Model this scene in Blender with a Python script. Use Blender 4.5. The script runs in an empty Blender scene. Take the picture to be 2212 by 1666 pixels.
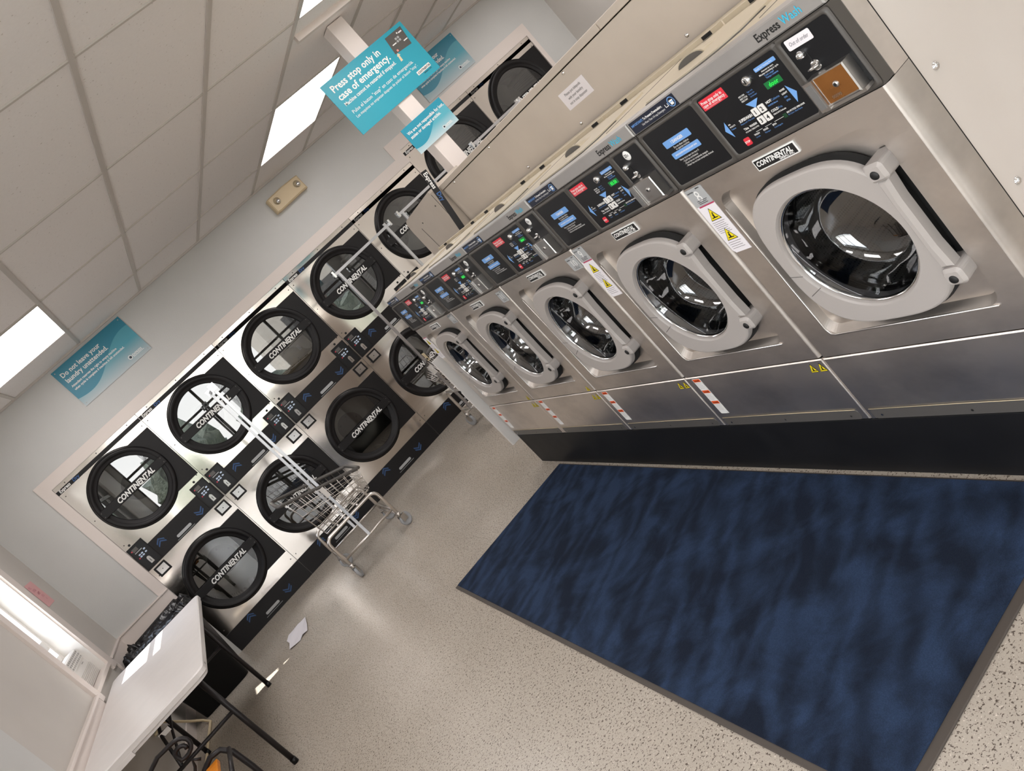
import bpy, bmesh, math, random
from math import sin, cos, pi, radians
from mathutils import Matrix, Vector
random.seed(7)
S = bpy.context.scene
COL = S.collection

# ------------------------------------------------------------------ camera, world, sun, exposure
CAM_R = Matrix(((0.6356823644, -0.3714353984, -0.6767153585),
                (0.7063498935, -0.0737662273, 0.7040087867),
                (-0.3114125231, -0.9255237914, 0.2154714643)))
cd = bpy.data.cameras.new('camera')
cd.sensor_fit = 'HORIZONTAL'; cd.sensor_width = 36.0
cd.lens = 1746.49 / 2212.0 * 36.0
cd.clip_start = 0.02; cd.clip_end = 300
cam = bpy.data.objects.new('camera', cd); COL.objects.link(cam)
cam.matrix_world = Matrix.Translation((0, 0, 1.4366)) @ CAM_R.transposed().to_4x4()
S.camera = cam

SKY_STRENGTH = 6.0
SUN_STRENGTH = 12.0
PANEL_STRENGTH = 6.5
w = bpy.data.worlds.new('world'); S.world = w; w.use_nodes = True
nt = w.node_tree; nt.nodes.clear()
out = nt.nodes.new('ShaderNodeOutputWorld'); bgn = nt.nodes.new('ShaderNodeBackground')
tcw = nt.nodes.new('ShaderNodeTexCoord'); sep = nt.nodes.new('ShaderNodeSeparateXYZ'); rmp = nt.nodes.new('ShaderNodeValToRGB')
rmp.color_ramp.elements[0].position = 0.0; rmp.color_ramp.elements[0].color = (1.0, 0.98, 0.96, 1)
rmp.color_ramp.elements[1].position = 0.7; rmp.color_ramp.elements[1].color = (0.72, 0.82, 1.0, 1)
nt.links.new(tcw.outputs['Generated'], sep.inputs[0]); nt.links.new(sep.outputs['Z'], rmp.inputs[0])
nt.links.new(rmp.outputs[0], bgn.inputs[0]); nt.links.new(bgn.outputs[0], out.inputs[0])
bgn.inputs[1].default_value = SKY_STRENGTH

sd = bpy.data.lights.new('sun', 'SUN'); sd.energy = SUN_STRENGTH; sd.angle = radians(0.53); sd.color = (1, .96, .9)
sun = bpy.data.objects.new('sun', sd); COL.objects.link(sun)
sun.rotation_euler = Vector((.39, -.19, -.72)).to_track_quat('-Z', 'Y').to_euler()
sun.location = (-4, 8, 6)

S.view_settings.view_transform = 'Standard'; S.view_settings.look = 'None'
S.view_settings.gamma = 1.0; S.view_settings.exposure = 0.34
S.view_settings.use_curve_mapping = False
S.cycles.use_denoising = True
S.cycles.use_adaptive_sampling = False
S.cycles.max_bounces = 10; S.cycles.diffuse_bounces = 6; S.cycles.glossy_bounces = 4
S.cycles.transparent_max_bounces = 12
S.cycles.sample_clamp_indirect = 8.0
S.cycles.caustics_reflective = False; S.cycles.caustics_refractive = False


def portal(name, loc, size, nrm):
    l = bpy.data.lights.new(name, 'AREA'); l.shape = 'RECTANGLE'; l.size, l.size_y = size
    l.cycles.is_portal = True
    o = bpy.data.objects.new(name, l); COL.objects.link(o); o.location = loc
    o.rotation_euler = Vector(nrm).to_track_quat('-Z', 'Y').to_euler()


portal('daylight_portal', (2.0, -4.68, 1.35), (7.0, 2.2), (0, 1, 0))
portal('daylight_portal', (-1.58, -.2, 1.35), (3.5, 1.9), (1, 0, 0))
portal('daylight_portal', (-1.56, 5.85, 1.4), (.8, 1.3), (1, 0, 0))


# ------------------------------------------------------------------ materials
def lin(c):
    return tuple((x / 12.92 if x <= .04045 else ((x + .055) / 1.055) ** 2.4) for x in c)


def hexc(h):
    return lin(tuple(int(h[i:i + 2], 16) / 255 for i in (0, 2, 4)))


MATS = {}


def mat(name, col, rough=.5, metal=0., spec=.5, emit=None, es=1., coat=0.):
    m = bpy.data.materials.new(name); m.use_nodes = True
    b = m.node_tree.nodes['Principled BSDF']
    b.inputs['Base Color'].default_value = (*col, 1); b.inputs['Roughness'].default_value = rough
    b.inputs['Metallic'].default_value = metal; b.inputs['Specular IOR Level'].default_value = spec
    b.inputs['Coat Weight'].default_value = coat
    if emit:
        b.inputs['Emission Color'].default_value = (*emit, 1); b.inputs['Emission Strength'].default_value = es
    MATS[name] = m
    return m


def nd(m, t, **kw):
    n = m.node_tree.nodes.new(t)
    for k, v in kw.items():
        if k in n.inputs: n.inputs[k].default_value = v
        else: setattr(n, k, v)
    return n


def lk(m, a, b): m.node_tree.links.new(a, b)


def coords(m, scale=(1, 1, 1), kind='Object', rot=(0, 0, 0)):
    t = nd(m, 'ShaderNodeTexCoord'); mp = nd(m, 'ShaderNodeMapping')
    mp.inputs['Scale'].default_value = scale; mp.inputs['Rotation'].default_value = rot
    lk(m, t.outputs[kind], mp.inputs[0]); return mp.outputs[0]


def ramp(m, src, stops):
    r = nd(m, 'ShaderNodeValToRGB'); e = r.color_ramp.elements
    while len(e) < len(stops): e.new(.5)
    for i, (p, c) in enumerate(stops):
        e[i].position = p; e[i].color = (*c, 1) if len(c) == 3 else c
    lk(m, src, r.inputs[0]); return r.outputs[0]


def noisy(name, c1, c2, scale=5, rough=(.5, .5), metal=0., bump=0., bscale=None, detail=4, stretch=(1, 1, 1), spec=.5, coat=0.):
    m = mat(name, c1, rough[0], metal, spec, coat=coat); b = m.node_tree.nodes['Principled BSDF']
    co = coords(m, stretch)
    n = nd(m, 'ShaderNodeTexNoise', Scale=scale, Detail=detail); lk(m, co, n.inputs['Vector'])
    lk(m, ramp(m, n.outputs[0], [(.3, c1), (.7, c2)]), b.inputs['Base Color'])
    mr = nd(m, 'ShaderNodeMapRange'); mr.inputs['From Min'].default_value = .0; mr.inputs['From Max'].default_value = 1.
    mr.inputs['To Min'].default_value, mr.inputs['To Max'].default_value = rough
    lk(m, n.outputs[0], mr.inputs[0]); lk(m, mr.outputs[0], b.inputs['Roughness'])
    if bump:
        n2 = nd(m, 'ShaderNodeTexNoise', Scale=bscale or scale, Detail=2); lk(m, co, n2.inputs['Vector'])
        bp = nd(m, 'ShaderNodeBump', Strength=1.0, Distance=bump); lk(m, n2.outputs[0], bp.inputs['Height'])
        lk(m, bp.outputs[0], b.inputs['Normal'])
    return m


WALL = noisy('wall_paint', hexc('c4c4c2'), hexc('c8c8c6'), 3, (.55, .62), bump=.0006, bscale=160)
WALLB = noisy('window_wall_paint', hexc('bfbab4'), hexc('c4bfb9'), 3, (.55, .62), bump=.0006, bscale=160)
TRIM = mat('trim_paint', hexc('dcd2cc'), .4)
COLW = mat('post_paint', hexc('e2d9d4'), .45)
PLASW = mat('white_plastic', hexc('dfdcd8'), .35)
TABLE = noisy('table_plastic', hexc('dcd8d6'), hexc('e2dedc'), 9, (.3, .38))
CREAM = noisy('cream_paint', hexc('bdb3a8'), hexc('c4baaf'), 5, (.4, .5), bump=.0004, bscale=60)
CREAM2 = noisy('cream_cover', hexc('b4a994'), hexc('bcb19d'), 5, (.4, .5))
SIDEP = noisy('side_panel_paint', hexc('c6beb7'), hexc('cec8c2'), 2.2, (.38, .5))
BLACK = mat('black_plastic', hexc('151314'), .45, spec=.3)
BLACKM = mat('matte_black', hexc('0e0e0f'), .55, spec=.3)
RUBBER = mat('black_rubber', hexc('0a0a0b'), .35, spec=.3)
CONS = mat('console_grey', hexc('4a4642'), .42)
OVERL = mat('overlay_black', hexc('131417'), .36, spec=.35)
PLINTH = noisy('plinth_black', hexc('111113'), hexc('18181a'), 6, (.45, .6), bump=.001, bscale=5, spec=.3)
DARK = mat('dark_void', (0.006, .006, .006), .8)
GREYP = mat('door_grey_plastic', hexc('a9a39f'), .38)
GREYD = mat('grey_dark', hexc('55524f'), .4)
CHROME = mat('chrome', (.78, .78, .78), .12, 1.)
STEELP = mat('steel_plain', (.55, .53, .51), .3, 1.)
WIRE = mat('wire_chrome', (.72, .68, .64), .28, 1.)
PLATE = mat('satin_chrome', (.6, .6, .6), .28, 1.)
RACK = mat('rack_chrome', (.58, .58, .6), .3, 1.)
BRASS = noisy('tarnished_plate', hexc('8a5a2c'), hexc('a06a38'), 14, (.2, .35), metal=.6)
WHITE = mat('print_white', hexc('e8e8e6'), .5)
PAPER = mat('paper_white', hexc('e4e0e4'), .6)
LBLUE = mat('print_light_blue', hexc('6fa0dc'), .45)
TXBLUE = mat('print_text_blue', hexc('5f8cc8'), .45)
CYAN = mat('print_cyan', hexc('35b4d6'), .45)
DBLUE = mat('print_blue', hexc('2b4c78'), .5)
LOGOB = mat('print_logo_blue', hexc('2f5d9a'), .5)
RED = mat('print_red', hexc('d8303f'), .45)
ORANGE = mat('print_orange', hexc('e4581f'), .5)
YELLOW = mat('print_yellow', hexc('e9d51c'), .45)
INK = mat('print_black', hexc('141414'), .55)
INKG = mat('pencil_grey', hexc('5a5a62'), .7)
PGREY = mat('print_grey', hexc('a9abac'), .45)
MAG = mat('print_magenta', hexc('b03a5c'), .45)
NAVY = mat('sticker_navy', hexc('10192c'), .4)
BTN = mat('button_white', hexc('e2e0dc'), .4)
BTNB = mat('button_pale_blue', hexc('c3d4ea'), .4)
LED = mat('led_green', hexc('0b3a18'), .4, emit=(.02, .75, .06), es=1.6)
LEDB = mat('led_window', hexc('0d4a22'), .35, emit=(.004, .10, .025), es=.8)
REDL = mat('red_lens', hexc('c3354a'), .35)
PINK = mat('pink_paper', hexc('dba7a8'), .7)
OFFW = mat('lamp_housing', hexc('cdb996'), .45)
IRON = mat('black_iron', hexc('211d1e'), .4, .3)
WOODO = noisy('orange_wood', hexc('c9741a'), hexc('e08a22'), 8, (.3, .4), stretch=(1, 6, 1))
BAG = noisy('bin_bag', hexc('101012'), hexc('1c1b1d'), 8, (.18, .35), bump=.02, bscale=14)
TAN = mat('tag_cream', hexc('d9c8a6'), .6)
FROST = mat('clear_plate', hexc('8d8d8d'), .3, .6)


def steel(name, col, r0, r1, bump, bscale, brush=True):
    m = mat(name, col, r0, 1.0); b = m.node_tree.nodes['Principled BSDF']
    co = coords(m, (1, 1, 1))
    n = nd(m, 'ShaderNodeTexNoise', Scale=4.5, Detail=4, Roughness=.6); lk(m, co, n.inputs['Vector'])
    mr = nd(m, 'ShaderNodeMapRange'); mr.inputs['From Min'].default_value = .0; mr.inputs['From Max'].default_value = 1.
    mr.inputs['To Min'].default_value, mr.inputs['To Max'].default_value = r0, r1
    lk(m, n.outputs[0], mr.inputs[0]); lk(m, mr.outputs[0], b.inputs['Roughness'])
    n2 = nd(m, 'ShaderNodeTexNoise', Scale=bscale, Detail=(1.0 if brush else 0.0)); lk(m, co, n2.inputs['Vector'])
    bp = nd(m, 'ShaderNodeBump', Strength=1.0, Distance=bump); lk(m, n2.outputs[0], bp.inputs['Height'])
    nrm = bp.outputs[0]
    if brush:
        n4 = nd(m, 'ShaderNodeTexNoise', Scale=2.3, Detail=5, Roughness=.65); lk(m, coords(m, (1, 1, 1.6), kind='Object', rot=(0, .5, 0)), n4.inputs['Vector'])
        lk(m, ramp(m, n4.outputs[0], [(.25, tuple(c * .72 for c in col)), (.55, col)]), b.inputs['Base Color'])
        co2 = coords(m, (1.5, 1, 260))
        n3 = nd(m, 'ShaderNodeTexNoise', Scale=3.0, Detail=2); lk(m, co2, n3.inputs['Vector'])
        b2 = nd(m, 'ShaderNodeBump', Strength=.25, Distance=.0006)
        lk(m, n3.outputs[0], b2.inputs['Height']); lk(m, nrm, b2.inputs['Normal']); nrm = b2.outputs[0]
    lk(m, nrm, b.inputs['Normal'])
    return m


STEELW = steel('steel_washer', hexc('ece4dd'), .26, .46, .003, 3.0)
STEELE = steel('steel_folded_edge', hexc('c9c2bb'), .44, .52, .001, 3.0)
STEELH = noisy('steel_header', hexc('989491'), hexc('a29f9c'), 6, (.35, .45), metal=.35)
STEELD = steel('steel_dryer', hexc('e6dfd8'), .07, .15, .006, 2.6, brush=False)


def glassy(name, tint, base=.08, rough=.0, power=1.0):
    m = bpy.data.materials.new(name); m.use_nodes = True
    n = m.node_tree.nodes; n.clear()
    o = n.new('ShaderNodeOutputMaterial'); tr = n.new('ShaderNodeBsdfTransparent'); g = n.new('ShaderNodeBsdfGlossy')
    mx = n.new('ShaderNodeMixShader'); fr = n.new('ShaderNodeLayerWeight'); ad = n.new('ShaderNodeMath'); pw = n.new('ShaderNodeMath')
    tr.inputs[0].default_value = (*tint, 1); g.inputs[0].default_value = (1, 1, 1, 1); g.inputs['Roughness'].default_value = rough
    fr.inputs[0].default_value = .5; pw.operation = 'POWER'; pw.inputs[1].default_value = 5.0
    ad.operation = 'MULTIPLY_ADD'; ad.inputs[1].default_value = power * (1 - base); ad.inputs[2].default_value = base
    ad.use_clamp = True
    L = m.node_tree.links
    L.new(fr.outputs['Facing'], pw.inputs[0]); L.new(pw.outputs[0], ad.inputs[0])
    L.new(ad.outputs[0], mx.inputs[0]); L.new(tr.outputs[0], mx.inputs[1])
    L.new(g.outputs[0], mx.inputs[2]); L.new(mx.outputs[0], o.inputs[0])
    MATS[name] = m
    return m


GLASSD = glassy('dryer_glass', (.34, .34, .33), .13)
GLASSW = glassy('washer_glass', (.34, .36, .39), .16, .02)
GLASSWIN = glassy('window_glass', (.93, .95, .95), .02)

# perforated drum metal
DRUM = mat('perforated_steel', (.5, .48, .45), .35, .8)
b = DRUM.node_tree.nodes['Principled BSDF']
co = coords(DRUM, (1, 1, 1)); v = nd(DRUM, 'ShaderNodeTexVoronoi', Scale=130, Randomness=0.0); lk(DRUM, co, v.inputs['Vector'])
lk(DRUM, ramp(DRUM, v.outputs['Distance'], [(.30, (.01, .01, .01)), (.38, (.38, .37, .34))]), b.inputs['Base Color'])

# floor: beige epoxy with flecks
FLOOR = mat('floor_epoxy', hexc('b3a798'), .28, spec=.5)
b = FLOOR.node_tree.nodes['Principled BSDF']; co = coords(FLOOR)
n1 = nd(FLOOR, 'ShaderNodeTexNoise', Scale=1.3, Detail=4); lk(FLOOR, co, n1.inputs['Vector'])
base = ramp(FLOOR, n1.outputs[0], [(.1, hexc('a99f92')), (.9, hexc('beb5a9'))])
n2 = nd(FLOOR, 'ShaderNodeTexNoise', Scale=125, Detail=2.5, Roughness=.7); lk(FLOOR, co, n2.inputs['Vector'])
fl = ramp(FLOOR, n2.outputs[0], [(.39, (0, 0, 0)), (.43, (1, 1, 1)), (.63, (1, 1, 1)), (.68, (.35, .35, .35))])
mx = nd(FLOOR, 'ShaderNodeMix', data_type='RGBA', blend_type='MIX')
lk(FLOOR, fl, mx.inputs[0]); mx.inputs[6].default_value = (*hexc('584e46'), 1); lk(FLOOR, base, mx.inputs[7])
n3 = nd(FLOOR, 'ShaderNodeTexNoise', Scale=110, Detail=3, Roughness=.7); lk(FLOOR, co, n3.inputs['Vector'])
lt = ramp(FLOOR, n3.outputs[0], [(.62, (0, 0, 0)), (.68, (1, 1, 1))])
mx2 = nd(FLOOR, 'ShaderNodeMix', data_type='RGBA', blend_type='MIX')
lk(FLOOR, lt, mx2.inputs[0]); lk(FLOOR, mx.outputs[2], mx2.inputs[6]); mx2.inputs[7].default_value = (*hexc('ddd3c6'), 1)
lk(FLOOR, mx2.outputs[2], b.inputs['Base Color'])
bpn = nd(FLOOR, 'ShaderNodeBump', Strength=.5, Distance=.0008); lk(FLOOR, n2.outputs[0], bpn.inputs['Height']); lk(FLOOR, bpn.outputs[0], b.inputs['Normal'])
b.inputs['Roughness'].default_value = .26

# ceiling tile
TILE = mat('ceiling_tile', hexc('e9e5e3'), .8)
b = TILE.node_tree.nodes['Principled BSDF']; co = coords(TILE)
n1 = nd(TILE, 'ShaderNodeTexNoise', Scale=90, Detail=3); lk(TILE, co, n1.inputs['Vector'])
lk(TILE, ramp(TILE, n1.outputs[0], [(.27, hexc('bcb4ad')), (.31, hexc('e9e5e3')), (.7, hexc('ece8e6'))]), b.inputs['Base Color'])
GRID = mat('ceiling_grid_backlit', hexc('c4beb8'), .45)  # white tees given a darker colour for their backlit shade

# blue mat pile
PILE = mat('carpet_pile_blue', hexc('1b2c48'), .95, spec=.1)
b = PILE.node_tree.nodes['Principled BSDF']; co = coords(PILE)
n1 = nd(PILE, 'ShaderNodeTexNoise', Scale=4.5, Detail=6, Roughness=.62, Distortion=.6); lk(PILE, co, n1.inputs['Vector'])
n2 = nd(PILE, 'ShaderNodeTexNoise', Scale=420, Detail=2); lk(PILE, co, n2.inputs['Vector'])
wv = nd(PILE, 'ShaderNodeTexWave', Scale=3.2, Distortion=9.0, Detail=3.0); lk(PILE, coords(PILE, (.6, 1.6, 1), rot=(0, 0, .5)), wv.inputs['Vector'])
a1 = nd(PILE, 'ShaderNodeMix', data_type='RGBA', blend_type='MIX'); a1.inputs[0].default_value = .12
lk(PILE, n1.outputs[0], a1.inputs[6]); lk(PILE, wv.outputs[0], a1.inputs[7])
rb = ramp(PILE, a1.outputs[2], [(.38, hexc('191f2b')), (.5, hexc('242f42')), (.63, hexc('2d3c55'))])
a2 = nd(PILE, 'ShaderNodeMix', data_type='RGBA', blend_type='MULTIPLY'); a2.inputs[0].default_value = .45
lk(PILE, rb, a2.inputs[6]); lk(PILE, ramp(PILE, n2.outputs[0], [(.35, (.55, .55, .55)), (.65, (1.3, 1.3, 1.3))]), a2.inputs[7])
lk(PILE, a2.outputs[2], b.inputs['Base Color'])
bpn = nd(PILE, 'ShaderNodeBump', Strength=.6, Distance=.002); lk(PILE, n2.outputs[0], bpn.inputs['Height']); lk(PILE, bpn.outputs[0], b.inputs['Normal'])
b.inputs['Sheen Weight'].default_value = .08; b.inputs['Sheen Tint'].default_value = (.35, .5, .9, 1)
MATEDGE = mat('mat_rubber_border', hexc('4b443e'), .6)

# ceiling light panel
PANEL = mat('light_diffuser', hexc('f2dcc8'), .5, emit=(1.0, .965, .96), es=PANEL_STRENGTH)


# sign board face: printed teal with a lighter wave
def sign_mat(name, top, low, wave, x0, w_, z0, h_, flat=False):
    m = mat(name, top, .4)
    if flat: return m
    b = m.node_tree.nodes['Principled BSDF']
    t = nd(m, 'ShaderNodeTexCoord'); s = nd(m, 'ShaderNodeSeparateXYZ'); lk(m, t.outputs['Object'], s.inputs[0])

    def M(op, a, b_, c=None):
        n = nd(m, 'ShaderNodeMath', operation=op)
        for i, q in enumerate((a, b_, c)):
            if q is None: continue
            if isinstance(q, (int, float)): n.inputs[i].default_value = q
            else: lk(m, q, n.inputs[i])
        return n.outputs[0]
    u = M('DIVIDE', M('SUBTRACT', s.outputs['X'], x0), w_)
    v_ = M('DIVIDE', M('SUBTRACT', s.outputs['Z'], z0), h_)
    wv_ = M('ADD', M('MULTIPLY', M('SINE', M('MULTIPLY_ADD', u, 5.2, 3.4), None), .17), M('MULTIPLY_ADD', u, .35, .27))
    inside = M('LESS_THAN', v_, wv_)
    g = ramp(m, v_, [(0.0, low), (.45, wave)])
    mx_ = nd(m, 'ShaderNodeMix', data_type='RGBA'); lk(m, inside, mx_.inputs[0])
    mx_.inputs[6].default_value = (*top, 1); lk(m, g, mx_.inputs[7]); lk(m, mx_.outputs[2], b.inputs['Base Color'])
    return m


# ------------------------------------------------------------------ mesh builder
_tc = {}


def text_geo(s, size, bold=0., shear=0., cond=1., align='LEFT', space=1.):
    key = (s, size, bold, shear, cond, align, space)
    if key in _tc: return _tc[key]
    c = bpy.data.curves.new('t', 'FONT'); c.body = s; c.size = size; c.shear = shear; c.offset = bold * size
    c.align_x = align; c.resolution_u = 2; c.space_character = space; c.fill_mode = 'FRONT'
    o = bpy.data.objects.new('t', c); COL.objects.link(o)
    dg = bpy.context.evaluated_depsgraph_get(); me = o.evaluated_get(dg).to_mesh()
    vs = [(v.co.x * cond, v.co.y) for v in me.vertices]; fs = [tuple(p.vertices) for p in me.polygons]
    o.evaluated_get(dg).to_mesh_clear()
    bpy.data.objects.remove(o); bpy.data.curves.remove(c)
    _tc[key] = (vs, fs); return _tc[key]


class MB:
    def __init__(s):
        s.v = []; s.f = []; s.m = []; s.sm = []; s.mats = []; s.M = Matrix.Identity(4)

    def mi(s, m):
        if m not in s.mats: s.mats.append(m)
        return s.mats.index(m)

    def add(s, vs, fs, m, smooth=False):
        o = len(s.v); k = s.mi(m)
        for p in vs: s.v.append(tuple(s.M @ Vector(p)))
        for f in fs: s.f.append(tuple(i + o for i in f)); s.m.append(k); s.sm.append(smooth)
        return s

    def box(s, x0, x1, y0, y1, z0, z1, m, ch=0.0):
        if ch:
            return s.rprism([(x0, z0), (x1, z0), (x1, z1), (x0, z1)], y0, y1, m, ch)
        vs = [(x, y, z) for x in (x0, x1) for y in (y0, y1) for z in (z0, z1)]
        return s.add(vs, [(0, 1, 3, 2), (4, 6, 7, 5), (0, 4, 5, 1), (2, 3, 7, 6), (0, 2, 6, 4), (1, 5, 7, 3)], m)

    def rprism(s, poly, y0, y1, m, ch, seg=1):
        # polygon in xz, front at y0 (towards the viewer) with a chamfered front edge
        n = len(poly); cx = sum(p[0] for p in poly) / n; cz = sum(p[1] for p in poly) / n

        def inset(d):
            r = []
            for i in range(n):
                p, q, t = Vector(poly[i - 1]), Vector(poly[i]), Vector(poly[(i + 1) % n])
                e1 = (q - p).normalized(); e2 = (t - q).normalized()
                n1 = Vector((-e1.y, e1.x)); n2 = Vector((-e2.y, e2.x)); bis = n1 + n2
                if bis.length < 1e-6: bis = n1
                bis.normalize(); k = d / max(.3, bis.dot(n1)); r.append((q.x + bis.x * k, q.y + bis.y * k))
            return r
        area = sum(poly[i - 1][0] * poly[i][1] - poly[i][0] * poly[i - 1][1] for i in range(n))
        if area < 0: poly = poly[::-1]
        inn = inset(ch)
        vs = [(p[0], y1, p[1]) for p in poly] + [(p[0], y0 + ch, p[1]) for p in poly] + [(p[0], y0, p[1]) for p in inn]
        fs = [tuple(range(n - 1, -1, -1)), tuple(2 * n + i for i in range(n))]
        for i in range(n):
            j = (i + 1) % n
            fs.append((i, j, n + j, n + i)); fs.append((n + i, n + j, 2 * n + j, 2 * n + i))
        return s.add(vs, fs, m)

    def rrect(s, x0, x1, z0, z1, r, y0, y1, m, ch=.001, k=5):
        return s.rprism(rr_poly(x0, x1, z0, z1, r, k), y0, y1, m, ch)

    def poly(s, pts, y, m):      # flat polygon on the plane y
        return s.add([(p[0], y, p[1]) for p in pts], [tuple(range(len(pts)))], m)

    def text(s, t, x, z, size, y, m, bold=0., shear=0., cond=1., align='LEFT', space=1., rot=0.):
        vs, fs = text_geo(t, size, bold, shear, cond, align, space)
        c, q = cos(rot), sin(rot)
        return s.add([(x + a * c - b_ * q, y, z + a * q + b_ * c) for a, b_ in vs], fs, m)

    def lathe(s, prof, cx, cz, m, n=48, y_sign=1, smooth=True, close=False):
        # prof: list of (r, y); axis along y through (cx, cz)
        vs = []; fs = []; k = len(prof)
        for i in range(n):
            a = 2 * pi * i / n
            for r, y in prof: vs.append((cx + r * cos(a), y, cz + r * sin(a)))
        for i in range(n):
            j = (i + 1) % n
            for t in range(k if close else k - 1):
                u = (t + 1) % k
                fs.append((i * k + t, i * k + u, j * k + u, j * k + t))
        return s.add(vs, fs, m, smooth)

    def disc(s, cx, cz, r, y, m, n=32):
        return s.add([(cx + r * cos(2 * pi * i / n), y, cz + r * sin(2 * pi * i / n)) for i in range(n)], [tuple(range(n))], m)

    def tube(s, pts, r, m, n=8, closed=False, smooth=True, r2=None):
        P = [Vector(p) for p in pts]; k = len(P); vs = []; fs = []; prev = None
        for i, p in enumerate(P):
            if closed: d = (P[(i + 1) % k] - P[i - 1])
            else: d = (P[min(i + 1, k - 1)] - P[max(i - 1, 0)])
            d.normalize()
            if prev is None: a = d.orthogonal().normalized()
            else:
                a = prev - d * prev.dot(d)
                a = a.normalized() if a.length > 1e-6 else d.orthogonal().normalized()
            prev = a; b_ = d.cross(a)
            rr = r if r2 is None else r + (r2 - r) * i / (k - 1)
            for j in range(n):
                t = 2 * pi * j / n; vs.append(p + a * cos(t) * rr + b_ * sin(t) * rr)
        for i in range(k if closed else k - 1):
            for j in range(n):
                i2 = (i + 1) % k; j2 = (j + 1) % n
                fs.append((i * n + j, i * n + j2, i2 * n + j2, i2 * n + j))
        if not closed: fs.append(tuple(range(n - 1, -1, -1))); fs.append(tuple((k - 1) * n + j for j in range(n)))
        return s.add(vs, fs, m, smooth)

    def plate_hole(s, x0, x1, z0, z1, hole, y, m, cx, cz):
        # flat plate on plane y with a hole given as a closed loop around (cx, cz)
        ang = sorted(set([round(math.atan2(p[1] - cz, p[0] - cx), 6) for p in hole]))
        hp = {round(math.atan2(p[1] - cz, p[0] - cx), 6): p for p in hole}
        outer = []; inner = []
        cor = sorted([(math.atan2(b_ - cz, a - cx), (a, b_)) for a in (x0, x1) for b_ in (z0, z1)])
        A = [(a, hp[a], None) for a in ang]
        for a, c in cor:
            # nearest inner vertex
            q = min(ang, key=lambda t: abs(t - a)); A.append((a, hp[q], c))
        A.sort(key=lambda t: t[0])
        vs = []; fs = []
        for a, p, c in A:
            if c is None:
                dx, dz = cos(a), sin(a); t = 1e9
                if dx > 1e-9: t = min(t, (x1 - cx) / dx)
                if dx < -1e-9: t = min(t, (x0 - cx) / dx)
                if dz > 1e-9: t = min(t, (z1 - cz) / dz)
                if dz < -1e-9: t = min(t, (z0 - cz) / dz)
                c = (cx + dx * t, cz + dz * t)
            vs += [(p[0], y, p[1]), (c[0], y, c[1])]
        n = len(A)
        for i in range(n):
            j = (i + 1) % n
            if (Vector(vs[2 * i]) - Vector(vs[2 * j])).length < 1e-7: fs.append((2 * i, 2 * i + 1, 2 * j + 1))
            else: fs.append((2 * i, 2 * i + 1, 2 * j + 1, 2 * j))
        return s.add(vs, fs, m)

    def wall_loop(s, la, lb, m, smooth=False):
        # strip between two equal length closed loops of 3d points
        n = len(la)
        return s.add(list(la) + list(lb), [(i, (i + 1) % n, n + (i + 1) % n, n + i) for i in range(n)], m, smooth)

    def build(s, name, parent=None, loc=None, rot=None, bevel=0.):
        me = bpy.data.meshes.new(name); me.from_pydata(s.v, [], s.f)
        for m in s.mats: me.materials.append(m)
        me.polygons.foreach_set('material_index', s.m); me.polygons.foreach_set('use_smooth', s.sm)
        me.update()
        bm = bmesh.new(); bm.from_mesh(me); bmesh.ops.remove_doubles(bm, verts=bm.verts, dist=1e-6); bm.to_mesh(me); bm.free()
        o = bpy.data.objects.new(name, me); COL.objects.link(o)
        if parent: o.parent = parent
        if loc is not None: o.location = loc
        if rot is not None: o.rotation_euler = rot
        if bevel:
            bv = o.modifiers.new('edge', 'BEVEL'); bv.width = bevel; bv.segments = 2; bv.limit_method = 'ANGLE'; bv.angle_limit = radians(35)
        return o


def rr_poly(x0, x1, z0, z1, r, k=5):
    p = []
    for cx, cz, a0 in ((x1 - r, z0 + r, -pi / 2), (x1 - r, z1 - r, 0), (x0 + r, z1 - r, pi / 2), (x0 + r, z0 + r, pi)):
        for i in range(k + 1):
            a = a0 + pi / 2 * i / k; p.append((cx + r * cos(a), cz + r * sin(a)))
    return p


def circ(cx, cz, r, n=48): return [(cx + r * cos(2 * pi * i / n), cz + r * sin(2 * pi * i / n)) for i in range(n)]


def superell(cx, cz, a, b_, e, n=64):
    r = []
    for i in range(n):
        t = 2 * pi * i / n; c, q = cos(t), sin(t)
        r.append((cx + a * math.copysign(abs(c) ** (2 / e), c), cz + b_ * math.copysign(abs(q) ** (2 / e), q)))
    return r


def thing(name, label, cat, loc=(0, 0, 0), rz=0, group=None):
    o = bpy.data.objects.new(name, None); COL.objects.link(o); o.location = loc; o.rotation_euler = (0, 0, rz)
    o.empty_display_size = .1
    return tag(o, label, cat, group)


def tag(o, label, cat, group=None):
    o['label'] = label; o['category'] = cat
    if group: o['group'] = group
    return o


def struct(o): o['kind'] = 'structure'; return o


def sbox(name, x0, x1, y0, y1, z0, z1, m, bevel=0.):
    return struct(MB().box(x0, x1, y0, y1, z0, z1, m).build(name, bevel=bevel))


def copy_tree(o, parent=None):
    c = o.copy(); COL.objects.link(c)
    if parent: c.parent = parent
    for ch in list(o.children): copy_tree(ch, c)
    return c


def child(o, n):
    for c in o.children:
        if c.name.split('.')[0] == n: return c


# ------------------------------------------------------------------ the room
D = 6.996; XL = -1.369; XR = 5.38; YB = -4.6; H = 2.582
sbox('floor', XL - .3, XR + .1, YB - .1, D + 1.2, -.1, 0, FLOOR)
sbox('ceiling', XL - .3, XR + .1, YB - .1, D + 1.2, H + .004, H + .1, TILE)
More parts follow.
